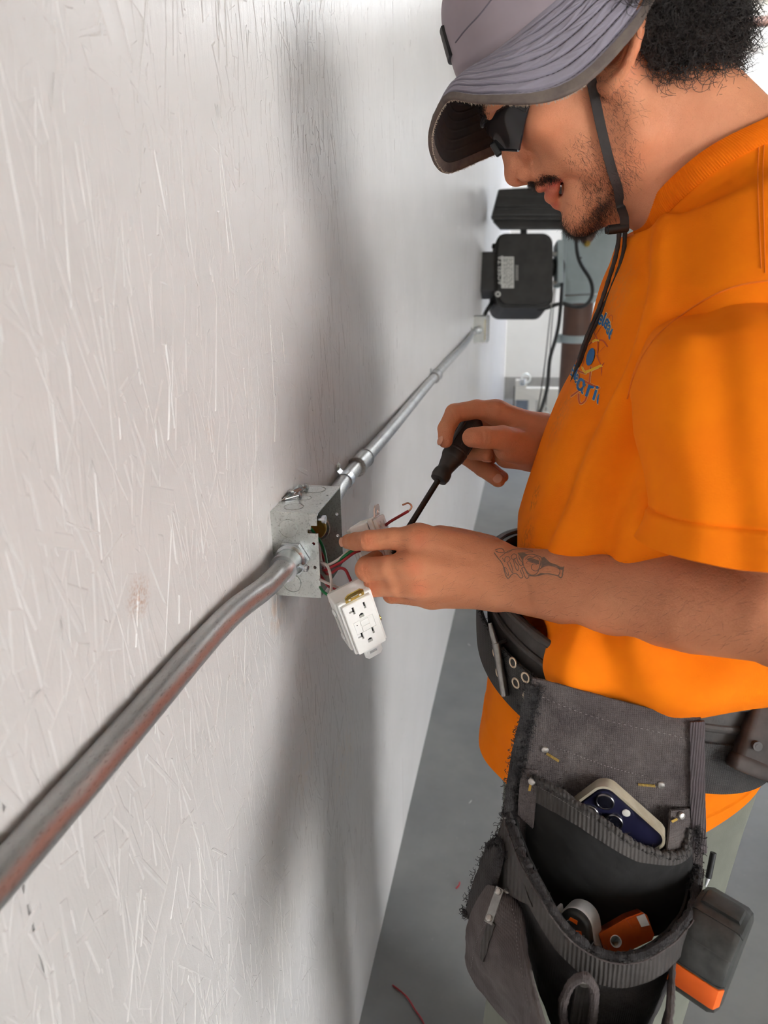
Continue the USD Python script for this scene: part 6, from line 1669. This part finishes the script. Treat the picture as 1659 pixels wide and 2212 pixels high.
IN = lambda x, y, z: np.array((x, y, z))
wire('white wire looping from the box down to the dangling outlet', [IN(.012, .780, 1.128), IN(.030, .755, 1.118), P(697, 1216, .80), P(708, 1224, .785), P(714, 1244, .775), P(716, 1262, .772), P(714, 1282, .772), P(713, 1300, .778)], M_WW)
wire('red wire arching from the box to the top of the dangling outlet', [IN(.015, .785, 1.122), IN(.036, .768, 1.110), P(708, 1240, .80), P(722, 1234, .785), P(736, 1227, .78), P(746, 1231, .778), P(752, 1242, .776), P(758, 1255, .774), P(764, 1270, .776)], M_WR)
wire('white wire stretched from the box to the hand', [IN(.012, .790, 1.135), IN(.034, .765, 1.122), P(706, 1221, .80), P(722, 1214, .79), P(738, 1203, .785), P(752, 1191, .785), P(790, 1180, .80)], M_WW)
wire('green wire stretched from the box to the hand beside the white one', [IN(.014, .786, 1.140), IN(.040, .764, 1.120), P(716, 1222, .80), P(728, 1214, .79), P(742, 1203, .783), P(757, 1192, .78), P(795, 1186, .80)], M_WG)
wire('red wire stretched from the box to the hand below the green one', [IN(.016, .782, 1.118), IN(.038, .766, 1.108), P(706, 1230, .80), P(722, 1222, .79), P(742, 1211, .78), P(762, 1196, .777), P(800, 1190, .80)], M_WR)
wire('white wire tail from the lower box to the back of the outlet', [IN(.012, .775, 1.100), IN(.034, .752, 1.092), P(694, 1253, .80), P(706, 1259, .79), P(718, 1264, .785), P(736, 1272, .79), P(752, 1282, .795)], M_WW)
wire('red wire tail from the lower box to the back of the outlet', [IN(.014, .772, 1.094), IN(.036, .750, 1.086), P(694, 1246, .805), P(703, 1258, .80), P(712, 1268, .795), P(730, 1272, .795), P(750, 1278, .80)], M_WR)
wire('green wire tail poking below the box beside the outlet', [IN(.012, .760, 1.090), IN(.032, .745, 1.084), P(694, 1272, .80), P(702, 1281, .79), P(710, 1287, .785), P(716, 1296, .785)], M_WG)
wire('red wire with a stripped copper hook rising from the held outlet', [P(822, 1146, .800), P(836, 1132, .800), P(858, 1118, .802), P(882, 1104, .804)], M_WR,
     [P(881, 1105, .804), P(886, 1101, .804), P(889, 1095, .804), P(886, 1089, .804), P(880, 1087, .804), P(874, 1089, .804), P(869, 1091, .804)])

for k, (h, t_, lab) in enumerate((((662, 1051), (645, 1060), 'loose zinc screw on top of the box, nearest the far edge'), ((650, 1054), (626, 1063), 'loose zinc screw on top of the box, in the middle of the pile'), ((628, 1064), (606, 1079), 'loose zinc screw on top of the box, lying nearest the wall'), ((648, 1069), (612, 1078), 'loose zinc screw on top of the box, nearest the open front'))):
    a, b = on_plane(*h, 2, BZ1 + .0036), on_plane(*t_, 2, BZ1 + .0016)
    a[0] = max(a[0], .0050); b[0] = max(b[0], .0034); d_ = norm(b - a); L2 = .0215
    sc = thing('screw', lab, 'screw', a)
    part('head', place(lathe([(.0020, -.0010), (.0042, -.0006), (.0044, .0002), (.0030, .0012), (.0016, .0020)], 20), frame(d_), a), M_ZINC, sc)
    th_ = []
    for i in range(46):
        u = i / 45; r_ = .00155 * (1 - max(0, u - .8) / .2 * .85) + (.00028 if i % 2 else 0); th_.append((r_, .0018 + u * L2))
    part('shank', place(lathe(th_, 14), frame(d_), a), M_ZINC, sc, smooth=60)
# bits left lying on the slab
for px, mat, lab, ln in (((870, 2150), M_WR, 'curled red wire offcut lying on the concrete', 5), ((985, 1919), M_WR, 'tiny red wire scrap lying on the concrete', 1), ((1550, 1860), M_WG, 'tiny green wire scrap on the concrete near the boots', 1)):
    c = on_plane(*px, 2, .003)
    if ln > 1: pts = [on_plane(x, y, 2, .002) for x, y in ((848, 2128), (864, 2140), (880, 2155), (896, 2180), (914, 2208), (920, 2240))]; wire(lab, pts, mat, r=.0016)
    else: wire(lab, [c, c + np.array((.006, .010, .001)), c + np.array((.007, .020, 0))], mat, r=.0017)
rs = np.random.default_rng(3); M_CHIP = M('pale_chips', (0.55, 0.54, 0.50), 0.7)
ch = []
for _ in range(260):
    x, y = rs.uniform(.08, 2.2), rs.uniform(.5, 5.0); a = rs.uniform(0, 3.14); l_ = rs.uniform(.004, .022); w2 = rs.uniform(.0008, .003)
    ch.append(place(rbox(l_, w2, .0012, .0003, 1), np.array([[math.cos(a), -math.sin(a), 0], [math.sin(a), math.cos(a), 0], [0, 0, 1]]), (x, y, .0007)))
part('floor_debris', cat(*ch), M_CHIP, None, smooth=False, label='pale wood and plastic chips scattered over the concrete floor', kind='stuff', category='debris')
# ---------------------------------------------------------------- the far end: gate operator on its post, cables, curb
M_MOT = M('black_motor_plastic', (0.018, 0.018, 0.018), 0.5, var=(0.032, 0.031, 0.030), vscale=14, bump=.2, bscale=200, bdist=.001); M_PLATE = M('grey_painted_plate', (0.36, 0.42, 0.43), 0.5, var=(0.30, 0.355, 0.36), vscale=6); M_RUST = M('brown_primed_pipe', (0.125, 0.062, 0.042), 0.6, var=(0.095, 0.048, 0.034), vscale=12)
M_CABLE = M('black_cable', (0.018, 0.018, 0.018), 0.5); M_ROPE = M('grey_cord', (0.20, 0.19, 0.17), 0.7); M_LAB = M('white_label', (0.66, 0.66, 0.62), 0.5, var=(0.50, 0.50, 0.48), vscale=400, vdetail=2)
DM = 3.72
mot = thing('motor', 'black plastic motor housing with a white rating label, fixed beside the steel post', 'motor', P(1130, 590, DM))
c_ = lambda px, py, d=DM: P(px, py, d)
ex_, ey_, ez_ = CR * 1.0, norm(CU + .0 * CF), -CF
RM = np.column_stack([ex_, ey_, ez_]); sx = DM / FPX
hc = c_(1130, 589)
def hull_box(w, h, d, r, cr): 
    s = m3.Manifold.sphere(r, 16); c = m3.Manifold.batch_hull([m3.Manifold.cylinder(2 * r, cr, cr, 24).translate((x * (w / 2 - cr), y * (h / 2 - cr), z * (d / 2 - r) - r)) for x in (-1, 1) for y in (-1, 1) for z in (-1, 1)]); return as_arrays(c)
part('housing', place(hull_box(122 * sx, 160 * sx, .22, .02, .055), RM, hc - ez_ * .08), M_MOT, mot, smooth=35)
part('front_lip', place(hull_box(112 * sx, 148 * sx, .03, .008, .05), RM, hc + ez_ * .035), M_MOT, mot, smooth=35)
part('side_cover', place(rbox(40 * sx, 84 * sx, .16, .006), RM, c_(1051, 588) - ez_ * .06), M_MOT, mot)
for px, py in ((1083, 512), (1168, 510), (1072, 655), (1092, 664), (1146, 664), (1172, 660), (1068, 530)): part('housing_clip', place(rbox(9 * sx, 8 * sx, .03, .004), RM, c_(px, py) - ez_ * .01), M_MOT, mot)
lz = hc + ez_ * .0512
labc = c_(1096.5, 588.5, DM - .051)
part('rating_label', place(rbox(27 * sx, 67 * sx, .002, .0005), RM, labc), M_LAB, mot, label='white rating label with rows of fine print')
RV = np.column_stack([ey_, -ex_, ez_])
tx_ = meshkit.text_mesh('ACSELTA', 10 * sx, .001, bold=True); part('lettering', place(tx_, RV, c_(1086, 616, DM - .052)), M_LAB, mot)
M_PRINT = M('label_print', (0.10, 0.10, 0.10), 0.6)
ln_ = []
prr = np.random.default_rng(5)
for i in range(6):
    x = 1088 + i * 3.6; y = 558
    while y < 616:
        w = prr.uniform(3, 9); ln_.append(place(rbox(1.3 * sx, w * sx, .0004, .0001, 1), RM, c_(x, min(y + w / 2, 618), DM - .0525))); y += w + prr.uniform(1.5, 4)
part('label_print', cat(*ln_), M_PRINT, mot, smooth=False, kind='stuff')
tx2 = meshkit.text_mesh('IIIIIIIIIII', 5 * sx, .001); part('side_print', place(tx2, RV, c_(1119, 606, DM - .052)), M_LAB, mot)
part('round_sticker', place(lathe([(6 * sx, 0), (6 * sx, .001), (0, .001)], 24), RM, c_(1075.5, 635.5, DM - .052)), M_LAB, mot); part('sticker_mark', place(lathe([(3.2 * sx, 0), (3.2 * sx, .0006), (1.6 * sx, .0006), (1.6 * sx, 0)], 20), RM, c_(1075.5, 635.5, DM - .0535)), M_PRINT, mot)
part('motor_shaft', place(lathe([(.045, 0), (.045, .06), (.03, .07)], 24), frame(ex_), c_(1190, 578, DM + .06)), M_MOT, mot)
part('mount_bracket', place(rbox(13 * sx, 92 * sx, .10, .004), RM, c_(1206, 571, DM + .03)), M_PLATE, mot)
for py in (549, 612): part('mount_bolt', place(lathe([(.012, 0), (.012, .022), (.008, .03)], 6), frame(-ex_), c_(1202, py, DM - .01)), M_STEEL, mot)
# control box above
lid = thing('control_box', 'black lidded control box above the motor housing', 'control box', c_(1150, 455))
def bar(w, h, d): return rbox(w * sx, h * sx, d, .012)
part('lid', (lambda v, f: (v, f))(*as_arrays(m3.Manifold.batch_hull([m3.Manifold.sphere(.012, 16).translate(tuple(RM.T @ (c_(px, py, DM + dz) - c_(1150, 455)))) for px, py in ((1082, 413), (1236, 405), (1066, 462), (1244, 462)) for dz in (0.0, .24)]))), M_MOT, None) if False else None
def hullpts(pts, r): return as_arrays(m3.Manifold.batch_hull([m3.Manifold.sphere(r, 12).translate(tuple(map(float, p))) for p in pts]))
part('lid', hullpts([c_(px, py, DM + dz) for px, py in ((1080, 414), (1240, 406), (1067, 464), (1246, 464)) for dz in (-.02, .22)], .012), M_MOT, lid)
part('lid_flange', hullpts([c_(px, py, DM + dz) for px, py in ((1063, 468), (1248, 468), (1064, 473), (1248, 473)) for dz in (-.035, .24)], .006), M_MOT, lid)
part('base', hullpts([c_(px, py, DM + dz) for px, py in ((1069, 478), (1246, 478), (1082, 492), (1244, 492)) for dz in (-.015, .21)], .010), M_MOT, lid)
for k, py in enumerate((424, 443, 451)): part('lid_rib', hullpts([c_(1078 - k * 4, py, DM - .033), c_(1240, py - 1, DM - .033)], .004), M_MOT, lid)
part('cable_gland', hullpts([c_(1131, 497, DM + .04), c_(1131, 508, DM + .04)], .017), M_MOT, lid)
# post, plate, strap
pc = P(1247, 700, 4.20); pc[2] = 0
post = thing('post', 'brown primed steel pipe post with a grey band round it', 'post', pc)
part('pipe', cyl((pc[0], pc[1], 0), (pc[0], pc[1], RZ - .01), .084, 40), M_RUST, post, smooth=60)
bz0 = pix(np.array([[pc[0], pc[1], z] for z in np.linspace(.8, 1.4, 400)])); zb = np.linspace(.8, 1.4, 400)
z_band = float(np.interp(-733, -bz0[:, 1], zb)) if False else float(zb[np.argmin(np.abs(bz0[:, 1] - 731))])
part('band', place(lathe([(.090, -.022), (.092, -.020), (.092, .020), (.090, .022)], 40), None, (pc[0], pc[1], z_band)), M_PLATE, post, label='grey painted band round the pipe')
part('band_lug', place(rbox(.04, .05, .05, .006), None, (pc[0] - .10, pc[1], z_band)), M_PLATE, post)
part('base_plate', slab((pc[0] - .15, pc[1] - .15, 0), (pc[0] + .15, pc[1] + .15, .016)), M_PLATE, post)
pt = thing('steel_plate', 'grey-blue steel mounting plate behind the motor', 'plate', c_(1270, 570, 3.95))
part('plate', hullpts([c_(px, py, DM + .26 + dz) for px, py in ((1217, 478), (1440, 478), (1214, 636), (1322, 632)) for dz in (0, .02)], .004), M_PLATE, pt)
part('folded_edge', hullpts([c_(px, py, DM + .12 + dz) for px, py in ((1216, 478), (1222, 478), (1213, 646), (1219, 646)) for dz in (0, .14)], .004), M_PLATE, pt); part('lower_flange', hullpts([c_(px, py, DM + .22 + dz) for px, py in ((1214, 642), (1318, 636), (1214, 655), (1284, 652)) for dz in (0, .05)], .004), M_PLATE, pt)
part('bolt', place(lathe([(.017, 0), (.017, .008), (.012, .012), (0, .0125)], 18), frame(ez_), c_(1268, 527, DM + .245)), M_BRASS, pt, label='brassy bolt head'); part('rivet_hole', place(lathe([(.005, 0), (.005, .001)], 12), frame(ez_), c_(1255, 557, DM + .252)), M_DARK, pt)
smud = decal if False else None
# cables and cords
def cable(name, label, cat_, pts, r, mat):
    t_ = thing(name, label, cat_, pts[0]); part('run', sweep(spline(np.array(pts), 70), r, 10), mat, t_, smooth=60)
cable('cable', 'dark cable curling over the grey plate from the control box', 'cable', [c_(1242, 470, DM + .12), c_(1244, 500, DM + .12), c_(1246, 540, DM + .12), c_(1257, 575, DM + .1), c_(1272, 598, DM + .08), c_(1280, 625, DM + .06), c_(1275, 648, DM + .04), c_(1262, 660, DM + .02), c_(1240, 662, DM), c_(1215, 656, DM), c_(1190, 662, DM), c_(1165, 667, DM), c_(1150, 662, DM + .03)], .010, M_CABLE)
cable('cable', 'black cable hanging down in front of the post', 'cable', [c_(1215, 590, DM + .05), c_(1212, 650, DM - .05), c_(1207, 700, DM - .05), c_(1198, 740, DM - .05), c_(1189, 770, DM - .05), c_(1184, 820, DM - .05), c_(1177, 860, DM - .05), c_(1163, 900, DM - .05), c_(1152, 930, DM - .05), c_(1140, 970, DM - .05), c_(1146, 1004, DM - .05), c_(1166, 1026, DM - .05)], .0095, M_CABLE)
cable('pull_cord', 'thin grey pull cord hanging left of the black cable', 'cord', [c_(1197, 622, DM - .02), c_(1190, 670, DM - .02), c_(1180, 760, DM - .02), c_(1168, 850, DM - .02), c_(1158, 905, DM - .02)], .0035, M_ROPE)
cable('pull_cord', 'thin grey pull cord hanging behind the black cable', 'cord', [c_(1200, 622, DM), c_(1194, 680, DM), c_(1188, 760, DM), c_(1182, 850, DM), c_(1178, 890, DM)], .0030, M_ROPE)
pl2 = thing('padlock', 'small steel padlock hanging on the pull cord', 'padlock', c_(1178, 895))
part('body', place(rbox(13 * sx, 18 * sx, .02, .004), RM, c_(1178, 898)), M_STEEL, pl2); part('shackle', sweep(spline(np.array([c_(1173, 892), c_(1173, 882), c_(1177, 877), c_(1182, 881), c_(1182, 892)]), 24), .0045, 10), M_STEEL, pl2)
# white frame and grey panel low against the far wall, and the bracket on it
M_FRM = M('cream_frame_paint', (0.74, 0.71, 0.64), 0.5); M_BLUEG = M('blue_grey_panel', (0.20, 0.24, 0.30), 0.6, var=(0.17, 0.205, 0.26), vscale=20)
fy = 6.9
fp = lambda px, py: on_plane(px, py, 1, fy)
fr_ = thing('door_frame_section', 'cream frame section with a blue-grey panel standing low at the far wall', 'frame', fp(1160, 900))
def fbox(x0, y0, x1, y1, d0, d1):
    a, b = fp(x0, y1), fp(x1, y0); return slab((min(a[0], b[0]), fy + d0, max(0.002, min(a[2], b[2]))), (max(a[0], b[0]), fy + d1, max(a[2], b[2])))
part('top_rail', fbox(1112, 841, 1262, 864, 0, .12), M_FRM, fr_); part('stile', fbox(1140, 864, 1158, 915, 0, .12), M_FRM, fr_); part('upright', fbox(1158, 864, 1262, 915, .02, .12), M_FRM, fr_); part('panel', fbox(1113, 864, 1140, 915, .03, .10), M_BLUEG, fr_); part('dark_edge', fbox(1107, 838, 1112, 915, 0, .12), M_CABLE, fr_)
sh = thing('shackle_bracket', 'shiny steel bracket with a ring on top of the cream frame', 'bracket', fp(1128, 835))
part('post', fbox(1113, 822, 1138, 842, .02, .10), M_FRM, sh); part('ring', torus(fp(1136, 817), np.array([.2, -1, .2]), 9 * 6.9 / FPX * 1.0, .008), M_STEEL, sh); part('clamp', place(rbox(.05, .05, .06, .01), None, fp(1129, 826)), M_ZINC, sh)
# brown pipe crossing the far wall high up
rail = thing('rail_pipe', 'brown pipe running level across the far wall near the top', 'pipe', (3., RY1 - .25, on_plane(1650, 46, 1, RY1 - .25)[2]))
za = on_plane(1645, 47, 1, RY1 - .25); part('pipe', cyl((1.2, RY1 - .25, za[2]), (5.1, RY1 - .25, za[2]), .043, 20), M_RUST, rail)
for x in (1.4, 3.2, 4.9): part('hanger', slab((x - .02, RY1 - .25, za[2] - .01), (x + .02, RY1, za[2] + .01)), M_RUST, rail)
